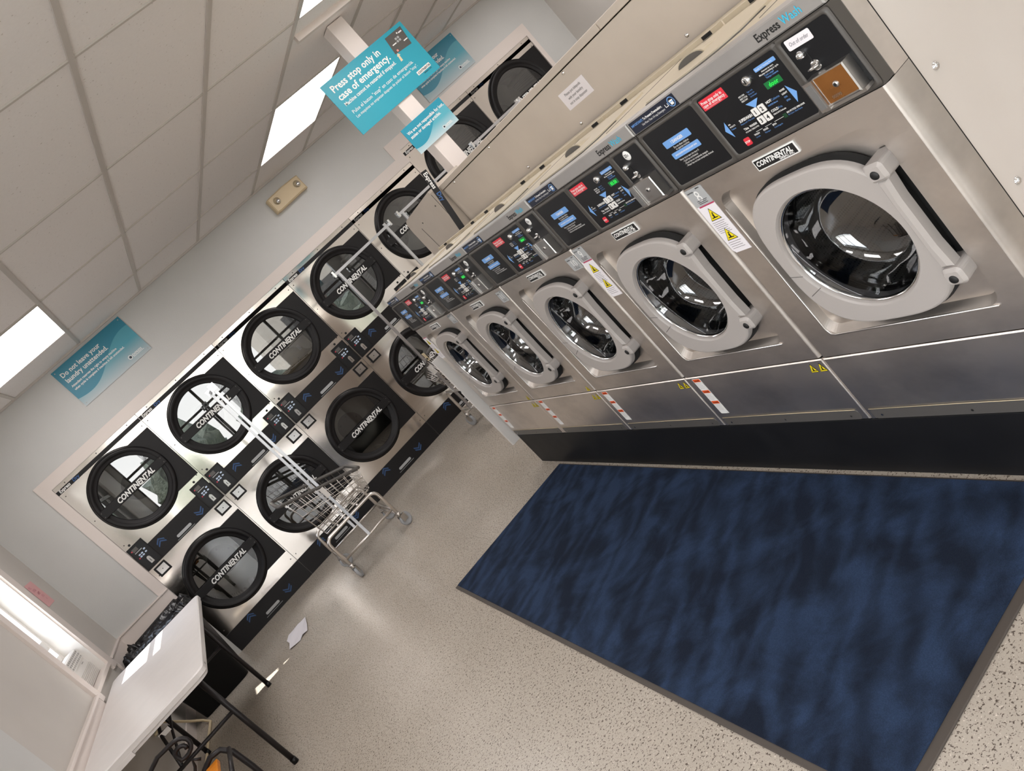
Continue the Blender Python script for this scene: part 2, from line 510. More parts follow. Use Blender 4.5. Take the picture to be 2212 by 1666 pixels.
# ceiling grid
g = MB(); LA = .60495; LB = 1.13749; LX = .04832; LY = 1.73625; gw = .012
for i in range(-3, 10):
    x = LX + i * LA
    if XL < x < XR: g.box(x - gw, x + gw, YB, D, H - .004, H + .004, GRID)
for j in range(-6, 6):
    y = LY + j * LB
    if YB < y < D: g.box(XL, XR, y - gw * .6, y + gw * .6, H - .003, H + .004, GRID)
g.box(XL, XR, D - .02, D, H - .012, H + .004, GRID)
g.box(1.89, XR, 4.215, 4.25, H - .03, H + .004, TRIM)
struct(g.build('trim_1'))
# dryer wall with the two machine openings (openings are filled by the dryers)
X0 = -.8665; HD = 1.9125; GX = 3.1345; GH = 2.042; GE = 4.952
wl = MB()
wl.box(XL - .2, X0, D, D + .12, 0, H, WALL)
wl.box(X0, GX, D, D + .12, HD + .002, H, WALL)
wl.box(GX, GE, D, D + .12, GH + .002, H, WALL)
wl.box(GE, XR + .1, D, D + .12, 0, H, WALL)
wl.box(XL, XR, D + 1.1, D + 1.15, 0, H, WALL)
struct(wl.build('wall_far'))
# white casing around the machines
t = MB(); y0, y1 = D - .012, D
t.box(X0 - .085, X0, y0, y1, .785, HD + .094, TRIM)
t.box(X0, GX - .1, y0, y1, HD + .001, HD + .094, TRIM)
t.box(GX - .1, GX, y0, y1, HD + .001, GH + .116, TRIM)
t.box(GX, GE, y0, y1, GH + .001, GH + .116, TRIM)
t.box(GE, GE + .05, y0, y1, 0, GH + .116, TRIM)
struct(t.build('trim_2'))
t = MB()
t.box(XL, X0 - .002, D - .02, D, .66, .772, TRIM); t.box(XL, X0, D - .03, D, .7725, .785, TRIM)
t.box(XL, XL + .018, 6.345, D - .02, .66, .772, TRIM); t.box(XL, XL + .028, 6.345, D - .03, .7725, .785, TRIM)
struct(t.build('trim_3', bevel=.003))
t = MB(); t.box(XL, XL + .02, 3.1, 5.39, .66, .772, TRIM); t.box(XL, XL + .035, 3.1, 5.395, .7725, .79, TRIM)
struct(t.build('trim_4', bevel=.004))
# left wall with the window opening
WY0, WY1, WZ0, WZ1 = 5.5, 6.2, .79, 1.9
wl = MB(); xw0, xw1 = XL - .2, XL
wl.box(xw0, xw1, 1.5, WY0, 0, H, WALLB); wl.box(xw0, xw1, YB, -1.9, 0, H, WALLB); wl.box(xw0, xw1, -1.9, 1.5, 0, .45, WALLB); wl.box(xw0, xw1, -1.9, 1.5, 2.3, H, WALLB); wl.box(xw0, xw1, WY1, D + .12, 0, H, WALLB)
wl.box(xw0, xw1, WY0, WY1, 0, WZ0, WALLB); wl.box(xw0, xw1, WY0, WY1, WZ1, H, WALLB)
struct(wl.build('wall_left'))
sbox('wall_left_pier', XL, XL + .03, 2.4, 4.08, .8, H, WALL)
# window
wf = MB(); c = .1
wf.box(XL, XL + .018, WY0 - c, WY0, WZ0 - .06, WZ1 + c, TRIM); wf.box(XL, XL + .018, WY1, WY1 + c + .04, WZ0 - .06, WZ1 + c, TRIM)
wf.box(XL, XL + .018, WY0, WY1, WZ1, WZ1 + c, TRIM); wf.box(XL - .17, XL + .02, WY0 + .001, WY1 - .001, WZ0 - .02, WZ0 + .004, TRIM)
wf.box(XL - .2, XL, WY1 - .01, WY1 + .001, WZ0, WZ1, PLASW); wf.box(XL - .2, XL, WY0 - .001, WY0 + .01, WZ0, WZ1, PLASW)
wf.box(XL - .2, XL, WY0, WY1, WZ1 - .01, WZ1, PLASW)
for ya, yb, za, zb in ((WY0 + .01, WY0 + .05, WZ0, WZ1 - .01), (WY1 - .05, WY1 - .01, WZ0, WZ1 - .01), ):
    wf.box(XL - .15, XL - .12, ya, yb, za, zb, PLASW)
for za, zb in ((1.6, 1.65), (1.13, 1.2), (1.022, 1.06), (1.83, 1.889)): wf.box(XL - .147, XL - .123, WY0 + .05, WY1 - .05, za, zb, PLASW)
win = struct(wf.build('window_1'))
MB().add([(XL - .135, WY0 + .05, 1.06), (XL - .135, WY1 - .05, 1.06), (XL - .135, WY1 - .05, 1.85), (XL - .135, WY0 + .05, 1.85)], [(0, 1, 2, 3)], GLASSWIN).build('glass', win)
# right wall, back wall with shop front
sbox('wall_right', XR, XR + .1, YB - .1, D + 1.2, 0, H, WALLB)
wl = MB()
wl.box(XL - .2, XR + .1, YB - .12, YB, 2.42, H + .1, WALL); wl.box(XL - .2, XR + .1, YB - .12, YB, 0, .42, WALL)
wl.box(XL - .2, XL + .12, YB - .12, YB, .42, 2.42, WALL); wl.box(XR - .3, XR + .1, YB - .12, YB, .42, 2.42, WALL)
struct(wl.build('wall_back'))
fr = MB()
xs = [XL + .12 + i * 1.09 for i in range(7)]
for x in xs: fr.box(x - .03, x + .03, YB - .1, YB - .02, .42, 2.42, GREYD)
for z in (.45, 1.85, 2.39): fr.box(XL + .12, XR - .3, YB - .1, YB - .02, z - .025, z + .025, GREYD)
wb = struct(fr.build('window_2'))
MB().add([(XL + .12, YB - .06, .42), (XR - .3, YB - .06, .42), (XR - .3, YB - .06, 2.42), (XL + .12, YB - .06, 2.42)], [(0, 1, 2, 3)], GLASSWIN).build('glass', wb)

fr = MB()
for i in range(4): fr.box(XL - .12, XL - .05, -1.9 + i * 1.1333 - .03, -1.9 + i * 1.1333 + .03, .45, 2.3, GREYD)
for z in (.47, 1.8, 2.28): fr.box(XL - .12, XL - .05, -1.9, 1.5, z - .025, z + .025, GREYD)
wb = struct(fr.build('added_side_window'))  # side window added out of view to bring in more daylight
MB().add([(XL - .09, -1.9, .45), (XL - .09, 1.5, .45), (XL - .09, 1.5, 2.3), (XL - .09, -1.9, 2.3)], [(0, 1, 2, 3)], GLASSWIN).build('glass', wb)
o = MB().box(XL - 1.5, XL - .2, -2.6, 2.2, 2.42, 2.5, GREYD).build('sunblocker'); tag(o, 'flat awning added out of view to block sun at the side window', 'sunblocker')  # added outside, unseen, only to keep direct sun off the floor

# outside
ASPH = noisy('asphalt', hexc('a5a29b'), hexc('b6b3ac'), 3, (.8, .9))
GRASSM = noisy('lawn', hexc('85876f'), hexc('9a9c84'), 2, (.9, .9))
LEAFM = noisy('hedge_leaf', hexc('4b5247'), hexc('7d8273'), 9, (.7, .8), bump=.05, bscale=20)
BRICK = noisy('far_house_wall', hexc('b9b0a4'), hexc('c9c1b5'), 3, (.8, .9))
og = MB().box(-30, 34, -26, YB - .12, -.12, -.02, ASPH).build('ground_outside'); struct(og)
og = MB().box(-14, XL - .2, YB - .12, 20, -.12, -.02, ASPH).build('ground_side'); struct(og)
og = MB().box(-30, 34, -14, -10.5, -.02, .03, GRASSM).build('lawn_strip'); struct(og)
og = MB().box(-30, 34, -15, -14, -.02, .10, BRICK).build('kerb_outside'); struct(og)


def bush(name, x, y, r, h, label, group):
    bm = bmesh.new(); bmesh.ops.create_icosphere(bm, subdivisions=3, radius=1.0)
    for v_ in bm.verts:
        k = 1 + random.uniform(-.14, .14); v_.co = Vector((v_.co.x * r * k, v_.co.y * r * k, (v_.co.z * .5 + .5) * h * k))
    me = bpy.data.meshes.new(name); bm.to_mesh(me); bm.free(); me.materials.append(LEAFM)
    o = bpy.data.objects.new(name, me); COL.objects.link(o); o.location = (x, y, -.02)
    tag(o, label, 'shrub', group)


for i, x in enumerate((-6.5, -3.4, -.3, 2.8, 5.9, 9.0, 12.1, 15.2)):
    bush('hedge_shrub', x, -12.4, 1.3, 1.3 + .5 * ((i * 7) % 3), 'rounded green shrub across the road outside', 'shrubs outside the shop front')
hb = MB(); hb.box(5, 16, -23, -19, 0, 4.2, BRICK); hb.box(4.7, 16.3, -23.2, -18.7, 4.2, 4.5, GREYD)
for x in (6, 8, 10, 12, 14): hb.box(x, x + 1, -19.02, -18.98, 1, 2.6, GREYD)
struct(hb.build('building_outside'))

# base board under the left window
t = MB(); t.box(XL, XL + .012, 3.0, D, 0, .09, TRIM); struct(t.build('baseboard_left'))


# ------------------------------------------------------------------ ceiling light panels
def light(i, j, label):
    x0 = LX + i * LA; y0 = LY + j * LB
    o = thing('ceiling_light', label, 'ceiling light', (x0 + LA / 2, y0 + LB / 2, H), 0, 'lay-in ceiling lights')
    a, b_ = LA / 2 - .015, LB / 2 - .015
    m = MB(); m.add([(-a, -b_, -.002), (a, -b_, -.002), (a, b_, -.002), (-a, b_, -.002)], [(0, 3, 2, 1)][::-1], PANEL)
    m.v = [(x, y, z) for x, y, z in m.v]
    m.f = [(0, 3, 2, 1)]
    m.build('diffuser', o)
    f = MB()
    for q in ((-a - .012, -a, -b_ - .012, b_ + .012), (a, a + .012, -b_ - .012, b_ + .012)): f.box(q[0], q[1], q[2], q[3], -.006, .002, GRID)
    for q in ((-a, a, -b_ - .012, -b_), (-a, a, b_, b_ + .012)): f.box(q[0], q[1], q[2], q[3], -.006, .002, GRID)
    f.build('frame', o)


light(-1, 3, 'lit ceiling panel above the left sign, cut by the picture edge')
light(3, 3, 'lit ceiling panel seen whole beside the big emergency stop sign')
light(3, 1, 'lit ceiling panel of which only a corner shows above the post')
for i, j in ((-1, 1), (-1, -1), (3, -1), (7, -1), (7, 1), (7, 3), (-1, -3), (3, -3)):
    light(i, j, 'lit ceiling panel out of view in the ceiling grid')


# ------------------------------------------------------------------ washers
XW = 1.258; S12 = 1.6977; WW = .6493
ZB, ZS, ZT, ZC, ZH = .2196, .4543, 1.0516, 1.233, 1.272


def logo(m, x, z, size, y, ma, align='LEFT', sub=True, cond=1.):
    m.text('CONTINENTAL', x, z, size, y, ma, bold=.035, shear=.25, cond=cond * .95, align=align)
    return m


def tri(m, x, z, h_, y, sign=True, wide=1.1):
    p = [(x, z), (x + h_ * wide, z), (x + h_ * wide / 2, z + h_)]
    m.poly(p, y, INK)
    c_ = (x + h_ * wide / 2, z + h_ * .36)
    m.poly([(c_[0] + (a - c_[0]) * .86, c_[1] + (b_ - c_[1]) * .86) for a, b_ in p], y - .0002, YELLOW)
    m.box(c_[0] - h_ * .09, c_[0] + h_ * .07, y - .0005, y - .0003, c_[1] - h_ * .2, c_[1] + h_ * .12, INK)
    m.disc(c_[0] + h_ * .05, c_[1] + h_ * .2, h_ * .07, y - .0005, INK, 10)
    m.box(c_[0] - h_ * .28, c_[0] + h_ * .3, y - .0005, y - .0003, c_[1] - h_ * .2, c_[1] - h_ * .13, INK)


def lines(m, x0, x1, z, n, dz, th, y, ma, jitter=.2):
    for i in range(n):
        k = 1 - jitter * ((i * 37) % 10) / 10
        m.box(x0, x0 + (x1 - x0) * k, y - .0002, y, z - i * dz - th, z - i * dz, ma)


def make_washer():
    r = thing('washing_machine', '', 'washing machine', (XW, S12, 0), -pi / 2, 'row of stainless front-loading washers')
    W = WW; e = .0012
    # cabinet shell: painted sides, back, top; stainless flange at the front corner
    c_ = MB(); c_.box(.003, .006, .085, .68, ZB, 1.262, SIDEP); c_.box(W - .006, W - .003, .085, .68, ZB, 1.262, SIDEP)
    c_.box(.003, W - .003, .677, .68, ZB, 1.262, SIDEP); c_.box(.003, W - .003, .03, .68, ZB, ZB + .01, GREYD)
    c_.build('cabinet_shell', r)
    # front panel: wrapped stainless with recess
    f = MB(); rx0, rx1, rz0, rz1 = .09, .567, .528, .998; cx, cz = .33, .763
    hole = rr_poly(rx0, rx1, rz0, rz1, .035, 8)
    f.plate_hole(.008 + e, W - .012, ZS + .004, ZT - .001, hole, 0, STEELW, cx, cz)
    for sgn, xa, xb in ((1, .008 + e, e), (-1, W - .012, W - e)):
        prof = [(xa, 0), (xa + (xb - xa) * .5, .003), (xa + (xb - xa) * .9, .012), (xb, .03), (xb, .08)]
        for (pa, ya), (pb, yb) in zip(prof[:-1], prof[1:]):
            f.add([(pa, ya, ZS + .004), (pb, yb, ZS + .004), (pb, yb, ZT - .001), (pa, ya, ZT - .001)], [(0, 1, 2, 3) if sgn < 0 else (3, 2, 1, 0)], STEELE, True)
    f.box(.01, W - .014, .0, .03, ZS + .004, ZS + .0045, STEELW)
    f.box(.01, W - .014, .0, .03, ZT - .0015, ZT - .001, STEELW)
    n = len(hole); lip = rr_poly(rx0 - .006, rx1 + .006, rz0 - .006, rz1 + .006, .04, 8)
    rec = rr_poly(rx0 + .008, rx1 - .006, rz0 + .014, rz1 - .006, .03, 8)
    f.wall_loop([(a, 0, b_) for a, b_ in hole], [(a, .022, b_) for a, b_ in rec], STEELE)
    dr = superell(.335, .762, .2, .206, 3.0, 72)
    # recess floor with a door opening
    f.plate_hole(rx0 + .008, rx1 - .006, rz0 + .014, rz1 - .006, circ(.335, .762, .172, 60), .022, STEELW, .335, .762)
    f.build('front_panel', r)
    # raised bead along the bottom of the recess
    b_ = MB(); b_.tube([(rx0 - .001, -.001, rz1 - .04), (rx0 - .001, -.001, rz0 + .02), (rx0 + .006, -.001, rz0 + .003), (rx0 + .02, -.001, rz0 - .001), (rx1 - .01, -.001, rz0 - .001)], .0028, STEELP, 6)
    b_.build('recess_bead', r)
    # side flange behind
    for xa, xb in ((W - .0035, W - e), (e, .0035)):
        fl_ = MB(); fl_.box(xa, xb, .08, .083, ZS, 1.26, BLACKM)
        fl_.box(xa, xb, .03, .08, ZT, 1.262, STEELW); fl_.box(xa, xb, .004, .08, ZB, ZS, STEELW)
        fl_.build('side_flange', r)
    # lower panel
    l = MB(); l.rprism([(.003, ZB + .004), (W - .003, ZB + .004), (W - .003, ZS), (.003, ZS)], -.002, .03, STEELW, .003)
    l.box(.002, W - .002, .005, .03, ZB, ZB + .004, GREYD)
    lp = l.build('lower_panel', r)
    k = MB(); k.rrect(.018, .625, ZB + .006, ZB + .042, .012, -.0035, -.002, GREYD, .0006)
    for x in (.05, .32, .59): k.disc(x, ZB + .02, .0035, -.0045, CHROME if x < .1 else INK, 10)
    k.tube([(.02, -.004, ZB + .043), (.31, -.004, ZB + .0445), (.62, -.004, ZB + .043)], .001, TAN, 5)
    k.build('kick_strip', lp)
    # drum
    d = MB(); d.lathe([(.172, .022), (.172, .06), (.168, .07)], .335, .762, RUBBER, 60)
    d.lathe([(.168, .06), (.23, .12), (.24, .16), (.24, .5)], .335, .762, DRUM, 60)
    d.lathe([(.24, .5), (.1, .5), (.0, .5)], .335, .762, DRUM, 60)
    for a in (.3, .3 + 2 * pi / 3, .3 + 4 * pi / 3):
        p = Vector((.335 + .22 * cos(a), 0, .762 + .22 * sin(a)))
        d.tube([(p.x, .14, p.z), (p.x, .49, p.z)], .03, STEELP, 8)
    d.build('drum', r)
    # door: thick ring with rounded-square outline
    dd = MB(); gy = -.022
    o1 = superell(.337, .764, .203, .211, 3.0, 72); o0 = superell(.335, .763, .207, .216, 3.0, 72)
    o2 = superell(.337, .764, .200, .208, 3.0, 72); o3 = superell(.337, .764, .1965, .2045, 3.0, 72)
    i1 = superell(.337, .766, .167, .167, 2.0, 72); i2 = superell(.337, .766, .1635, .1635, 2.0, 72); i3 = superell(.337, .766, .160, .160, 2.0, 72)
    Lp = [[(a, y_, b2) for a, b2 in pl] for pl, y_ in ((o0, .018), (o0, .004), (o1, -.004), (o1, gy + .008), (o2, gy + .0015), (o3, gy), (i1, gy), (i2, gy + .004), (i3, gy + .014), (i3, .02))]
    dd.wall_loop(Lp[0], Lp[1], DARK, True); dd.wall_loop(Lp[1], Lp[2], DARK, True)
    for q_i, (a, b2) in enumerate(zip(Lp[2:-1], Lp[3:])): dd.wall_loop(a, b2, GREYP, q_i in (0, 1, 5, 6))
    # latch notch lines on the left side
    for (xa, za, xb, zb) in ((.137, .735, .176, .728), (.158, .668, .2, .685)):
        dd.tube([(xa, gy - .0004, za), (xb, gy - .0004, zb)], .0008, GREYD, 5)
    door = dd.build('door', r)
    g_ = MB(); ctr = (.337, .766)
    g_.lathe([(.160, -.006), (.158, .0), (.152, .012), (.147, .035), (.141, .055), (.133, .08), (.122, .096), (.106, .107), (.08, .115), (.04, .119), (0, .12)], *ctr, GLASSW, 72)
    g_.build('glass_bowl', door)
    g2 = MB(); g2.lathe([(.162, -.012), (.158, -.012), (.156, -.004), (.161, .0)], *ctr, CHROME, 72); g2.build('glass_rim', door)
    # handle / hinge bar on the right
    h_ = MB()
    h_.rprism(rr_poly(.524, .570, .894, .936, .010, 4), -.044, .018, GREYP, .007)
    h_.rprism(rr_poly(.524, .570, .622, .664, .012, 4), -.044, .018, GREYP, .007)
    h_.rprism([(.528, .664), (.556, .664), (.551, .72), (.551, .84), (.556, .894), (.528, .894), (.526, .84), (.526, .72)], -.038, -.006, GREYP, .008)
    h_.build('hinge_bar', door)
    for z in (.913, .640):
        cp = MB(); cp.lathe([(0, -.0465), (.0085, -.0465), (.0098, -.044)], .546, z, INK, 20); cp.build('hinge_cap', door)
    s_ = MB(); s_.rrect(.538, .5645, .66, .90, .008, .017, .0215, DARK, .0005); s_.build('hinge_shade_strip', r)  # flat black strip standing in for the shaded gap behind the bar
    # brand plate
    n_ = MB(); n_.rrect(.262, .395, 1.008, 1.0385, .003, -.0035, .0, WHITE, .001)
    n_.box(.266, .391, -.0042, -.0034, 1.0115, 1.035, INK); logo(n_, .269, 1.0195, .0172, -.0046, WHITE, cond=.98)
    n_.text('GIRBAU, INC', .336, 1.013, .0078, -.0046, WHITE, bold=.03, shear=.2)
    n_.build('brand_plate', r)
    # console
    q = MB(); q.box(.002, W - .002, .0, .08, ZT + .001, ZC - .002, CONS)
    for a, b2 in ((.008, .236), (.236, .508), (.508, .646)):
        ol = rr_poly(a, b2, ZT + .003, ZC - .003, .008, 4); il = rr_poly(a + .010, b2 - .010, ZT + .014, ZC - .013, .008, 4)
        ml = rr_poly(a + .004, b2 - .004, ZT + .007, ZC - .007, .008, 4)
        q.wall_loop([(x, -.002, z) for x, z in ol], [(x, -.010, z) for x, z in ml], CONS, True)
        q.wall_loop([(x, -.010, z) for x, z in ml], [(x, -.004, z) for x, z in il], CONS, True)
    q.build('console', r)
    y_ = -.0045
    p1 = MB(); p1.rrect(.018, .226, ZT + .014, ZC - .013, .007, y_, -.001, OVERL, .0004)
    for x0_, x1_, z0_, z1_, tx in ((.066, .170, 1.163, 1.182, '! DANGER'), (.066, .174, 1.130, 1.147, 'DOOR IS EQUIPPED WITH INTERLOCK SAFETY DEVICE')):
        p1.rrect(x0_, x1_, z0_, z1_, .003, y_ - .0004, y_, LBLUE, .0001)
        sz = .011 if len(tx) < 12 else .0052
        p1.text(tx, (x0_ + x1_) / 2, (z0_ + z1_) / 2 - sz * .33, sz, y_ - .0007, WHITE, bold=.03, cond=.95 if len(tx) < 12 else .68, align='CENTER')
    for tx, z in (('Do not allow children', 1.1555), ('to operate machine.', 1.1490)): p1.text(tx, .120, z, .0075, y_ - .0004, WHITE, align='CENTER', cond=.9)
    for tx, z, x in (('Never try to open the door if:', 1.1215, .078), ('- Cycle has not finished.', 1.1145, .084), ('- Drum has not completely stopped.', 1.1075, .084), ('- Water has not been completely drained.', 1.1005, .084)):
        p1.text(tx, x, z, .0068, y_ - .0004, WHITE, cond=.92)
    p1.build('danger_panel', r)
    p2 = MB(); p2.rrect(.246, .498, ZT + .014, ZC - .013, .007, y_, -.001, OVERL, .0004)
    ya = y_ - .0004; yb = y_ - .0008
    p2.rrect(.250, .332, 1.189, 1.215, .0015, ya, y_, RED, .0001)
    p2.text('Press stop only in', .254, 1.2035, .0105, yb, WHITE, bold=.02, cond=.93); p2.text('case of emergency.', .254, 1.1955, .0105, yb, WHITE, bold=.02, cond=.93)
    p2.text('Machine cannot be restarted if stopped', .258, 1.1915, .0035, yb, WHITE)
    p2.rrect(.430, .490, 1.199, 1.208, .002, ya, y_, LBLUE, .0001); p2.text('Ready Sel./ Vending Amt.', .433, 1.2015, .0052, yb, WHITE, cond=.92)
    for i, tx in enumerate(('Amount to start', 'Minutes remaining in cycle', 'Total a pagar', 'Tiempo restante')):
        p2.text(tx, .443 if i != 1 else .432, 1.193 - i * .0053, .0052, ya, WHITE if i < 2 else TXBLUE, bold=.015)
    p2.rrect(.428, .474, 1.157, 1.172, .001, ya, y_, LEDB, .0001)
    for i, tx in enumerate(('ADD COINS', 'SELECT CYCLE', 'PRESS START')): p2.text(tx, .352, 1.1735 - i * .0058, .0048, ya, WHITE, bold=.02, cond=.72); p2.text(('Pagar tarifa', 'Escoja ciclo', 'Apriete start')[i], .3795, 1.1735 - i * .0058, .0048, ya, TXBLUE, cond=.8)
    p2.poly([(.356, 1.155), (.394, 1.155), (.374, 1.138)], ya, LBLUE)
    for pp in ([(.468, 1.147), (.484, 1.125), (.470, 1.104)], [(.274, 1.147), (.260, 1.127), (.274, 1.105)]): p2.poly(pp, ya, LBLUE)
    for i in range(4): p2.text(('RINSE', 'LIGHT', 'ON', 'SPIN')[i], .449, 1.140 - i * .008, .0055, ya, WHITE if i < 2 else TXBLUE, bold=.02)
    for i in range(3): p2.text(('ADD', 'PRODUCTS', 'Productos')[i], .2785, 1.134 - i * .0062, .0046, ya, WHITE if i < 2 else TXBLUE, bold=.02, cond=.75)
    p2.text('SUPERWASH', .3535, 1.1265, .0095, ya, WHITE, bold=.03, align='RIGHT', cond=.78); p2.text('Heavy soil / Mas sucia', .3535, 1.1205, .005, ya, TXBLUE, align='RIGHT')
    p2.text('Tibia  WARM', .350, 1.107, .0075, ya, WHITE, bold=.02, align='RIGHT'); p2.text('COLORS / DELICATES', .350, 1.1005, .0045, ya, WHITE, align='RIGHT', bold=.02)
    p2.text('HOT', .402, 1.133, .0078, ya, WHITE, bold=.03); p2.text('Caliente', .419, 1.133, .007, ya, TXBLUE); p2.text('WHITES Blanca', .402, 1.126, .0045, ya, TXBLUE, bold=.02)
    p2.text('COLD', .400, 1.112, .0078, ya, WHITE, bold=.03); p2.text('Fria', .422, 1.112, .007, ya, TXBLUE); p2.text('DELICATE Delicada', .400, 1.105, .0045, ya, WHITE, bold=.02)
    p2.box(.325, .418, ya, y_, 1.0925, 1.0932, WHITE)
    for i, x in enumerate((.322, .351, .380)): p2.text(('WASH', 'RINSE', 'SPIN')[i], x, 1.086, .0058, ya, WHITE, bold=.02); p2.text(('Lavado', 'Enjuague', 'Centrifugado')[i], x, 1.080, .0048, ya, TXBLUE); p2.box(x + .002, x + .010, yb, ya, 1.0922, 1.0936, OVERL)
    p2.rrect(.418, .428, 1.088, 1.098, .001, ya, y_, mat('led_dim', hexc('0c3b20'), .4) if 'led_dim' not in MATS else MATS['led_dim'], .0001)
    p2.text('END OF CYCLE / OPEN DOOR', .431, 1.095, .005, ya, WHITE, bold=.03, cond=.74); p2.text('Fin Ciclo / Abra Puerta', .431, 1.0895, .005, ya, TXBLUE, cond=.85)
    cpn = p2.build('control_panel', r)
    bt = MB()
    for tx, x, z in (('1', .357, 1.1215), ('2', .3775, 1.1215), ('3', .357, 1.1), ('4', .3775, 1.1)):
        bt.rrect(x, x + .018, z, z + .0185, .0025, y_ - .002, y_, BTN, .0008); bt.text(tx, x + .009, z + .0045, .014, y_ - .0023, INK, bold=.03, align='CENTER')
    bt.build('keypad', cpn)
    st = MB(); st.rrect(.287, .305, 1.0735, 1.0925, .0035, y_ - .002, y_, RED, .0008); st.text('STOP', .296, 1.0805, .0068, y_ - .0023, WHITE, bold=.03, align='CENTER'); st.build('stop_button', cpn)
    kk = MB(); kk.lathe([(0, y_ - .008), (.007, y_ - .008), (.0105, y_ - .006), (.0115, y_)], .4, 1.196, CHROME, 24); kk.box(.3985, .4015, y_ - .0086, y_ - .0079, 1.1915, 1.2005, INK); kk.build('key_lock', cpn)
    p3 = MB(); p3.rrect(.518, .636, ZT + .014, ZC - .013, .007, y_, -.001, OVERL, .0004); cp_ = p3.build('coin_panel', r)
    cs = MB(); cs.lathe([(0, y_ - .012), (.005, y_ - .012), (.0085, y_ - .007), (.009, y_)], .545, 1.181, CHROME, 20)
    cs.box(.555, .5575, y_ - .0008, y_, 1.155, 1.178, DARK)
    cs.M = Matrix.Translation((.556, y_, 1.149)) @ Matrix.Rotation(radians(-8), 4, 'Y')
    cs.lathe([(.0, -.014), (.012, -.013), (.0125, -.002), (.011, 0)], 0, 0, CHROME, 20); cs.M = Matrix.Identity(4)
    cs.v = [(x, y2, z if not (abs(z - 1.149) < .014 and y2 < y_ - .0009 and abs(x - .556) < .014) else 1.149 + (z - 1.149) * .25) for x, y2, z in cs.v]
    cs.build('coin_return', cp_)
    cb = MB(); cb.rprism([(.540, 1.072), (.628, 1.072), (.628, 1.136), (.552, 1.136)], -.034, y_, STEELP, .003)
    cb.box(.534, .556, -.040, y_, 1.070, 1.136, STEELP); cb.box(.537, .551, -.0415, -.0395, 1.076, 1.130, FROST)
    cb.box(.532, .634, -.030, y_, 1.066, 1.073, STEELP)
    cb.build('coin_box', cp_)
    pl = MB(); pl.box(.558, .626, -.0352, -.034, 1.078, 1.134, PLATE); pl.lathe([(0, -.0385), (.005, -.0385), (.0062, -.037), (.0068, -.0352)], .594, 1.107, STEELP, 20); pl.disc(.594, 1.107, .0035, -.0388, INK, 12)
    pl.text('00090', .570, 1.084, .009, -.0356, STEELP); pl.build('coin_box_plate', cp_)
    # header
    hd = MB(); hd.rprism([(.002, ZC), (W - .002, ZC), (W - .002, ZH - .002), (.002, ZH - .002)], -.004, .055, STEELH, .003)
    hd.text('Express', .479, 1.2445, .0245, -.0046, INK, bold=.02, shear=.0, cond=.86); hd.text('Wash', .5505, 1.2445, .0245, -.0046, CYAN, bold=.008, cond=.9)
    hd.build('header', r)
    sk = MB(); sk.box(.012, .202, -.0055, -.004, 1.236, 1.267, NAVY)
    sk.text('IMPORTANT: ', .017, 1.2535, .0088, -.0058, TXBLUE, bold=.03); sk.text('To Prevent Oversudsing,', .070, 1.2535, .0088, -.0058, WHITE, bold=.03, cond=.9); sk.text('DO NOT', .142 + .0, 1.2625 - .009, .0001, -.0058, TXBLUE)
    sk.text('Use More Than 1/4 cup Detergent', .055, 1.2435, .0078, -.0058, WHITE, cond=.9)
    sk.lathe([(.0105, -.0058), (.0125, -.0058)], .186, 1.2515, LBLUE, 24); sk.box(.178, .194, -.0060, -.0058, 1.2505, 1.2525, LBLUE); sk.poly([(.179, 1.256), (.193, 1.256), (.191, 1.244), (.181, 1.244)], -.0057, WHITE)
    sk.box(.160, .1615, -.0058, -.0055, 1.246, 1.254, WHITE); sk.box(.170, .1715, -.0058, -.0055, 1.246, 1.254, WHITE); sk.box(.160, .1715, -.0058, -.0055, 1.246, 1.2475, WHITE)
    sk.build('detergent_sticker', r)
    # cream top with dispenser lid
    tp = MB(); tp.box(.002, W - .002, .055, .68, 1.245, ZH - .004, CREAM2); tp.box(.002, W - .002, .03, .055, 1.24, ZH - .006, CREAM2)
    tp.rprism([(.004, .058), (W - .004, .058), (W - .004, .63), (.004, .63)], 0, 1, CREAM2, .002) if False else None
    tcv = tp.build('top_cover', r, bevel=.003)
    ld = MB()
    ld.M = Matrix.Translation((0, 0, ZH)) @ Matrix.Rotation(-pi / 2, 4, 'X')   # local y0 -> up
    lidp = [(.02, .07), (.20, .068), (.30, .085), (.345, .12), (.36, .2), (.36, .33), (.02, .33)]
    ld.M = Matrix.Identity(4)
    zt_ = ZH - .004
    ld.add([(a, b2, zt_) for a, b2 in lidp] + [(a, b2, zt_ + .006) for a, b2 in lidp], [tuple(range(7, 14))] + [(i, (i + 1) % 7, 7 + (i + 1) % 7, 7 + i) for i in range(7)], CREAM2)
    ld.tube([(a, b2 - .004, zt_ + .001) for a, b2 in lidp[:5]], .0022, GREYD, 5)
    lido = ld.build('dispenser_lid', tcv)
    nt_ = MB()
    nt_.add([(.085 + .06 * cos(a), .20 + .045 * sin(a), zt_ + .0064) for a in [i * pi / 12 for i in range(13)]], [tuple(range(13))], GREYD)
    nt_.add([(.10 + .05 * cos(a), .185, zt_ + .006 + .016 * sin(a)) for a in [i * pi / 12 for i in range(13)]], [tuple(range(13))], GREYD)
    nt_.add([(.10 + .054 * cos(a), .187, zt_ + .006 + .019 * sin(a)) for a in [i * pi / 12 for i in range(13)]] + [(.10 + .054 * cos(a), .24, zt_ + .006 + .004 * sin(a)) for a in [i * pi / 12 for i in range(13)]], [(i, i + 1, 14 + i, 13 + i) for i in range(12)] + [tuple(range(13))], CREAM2)
    nt_.build('finger_notch', lido)
    rg = MB(); rg.box(.01, W - .01, .43, .445, zt_, zt_ + .014, CREAM2)
    rg.build('rear_ridge', tcv)
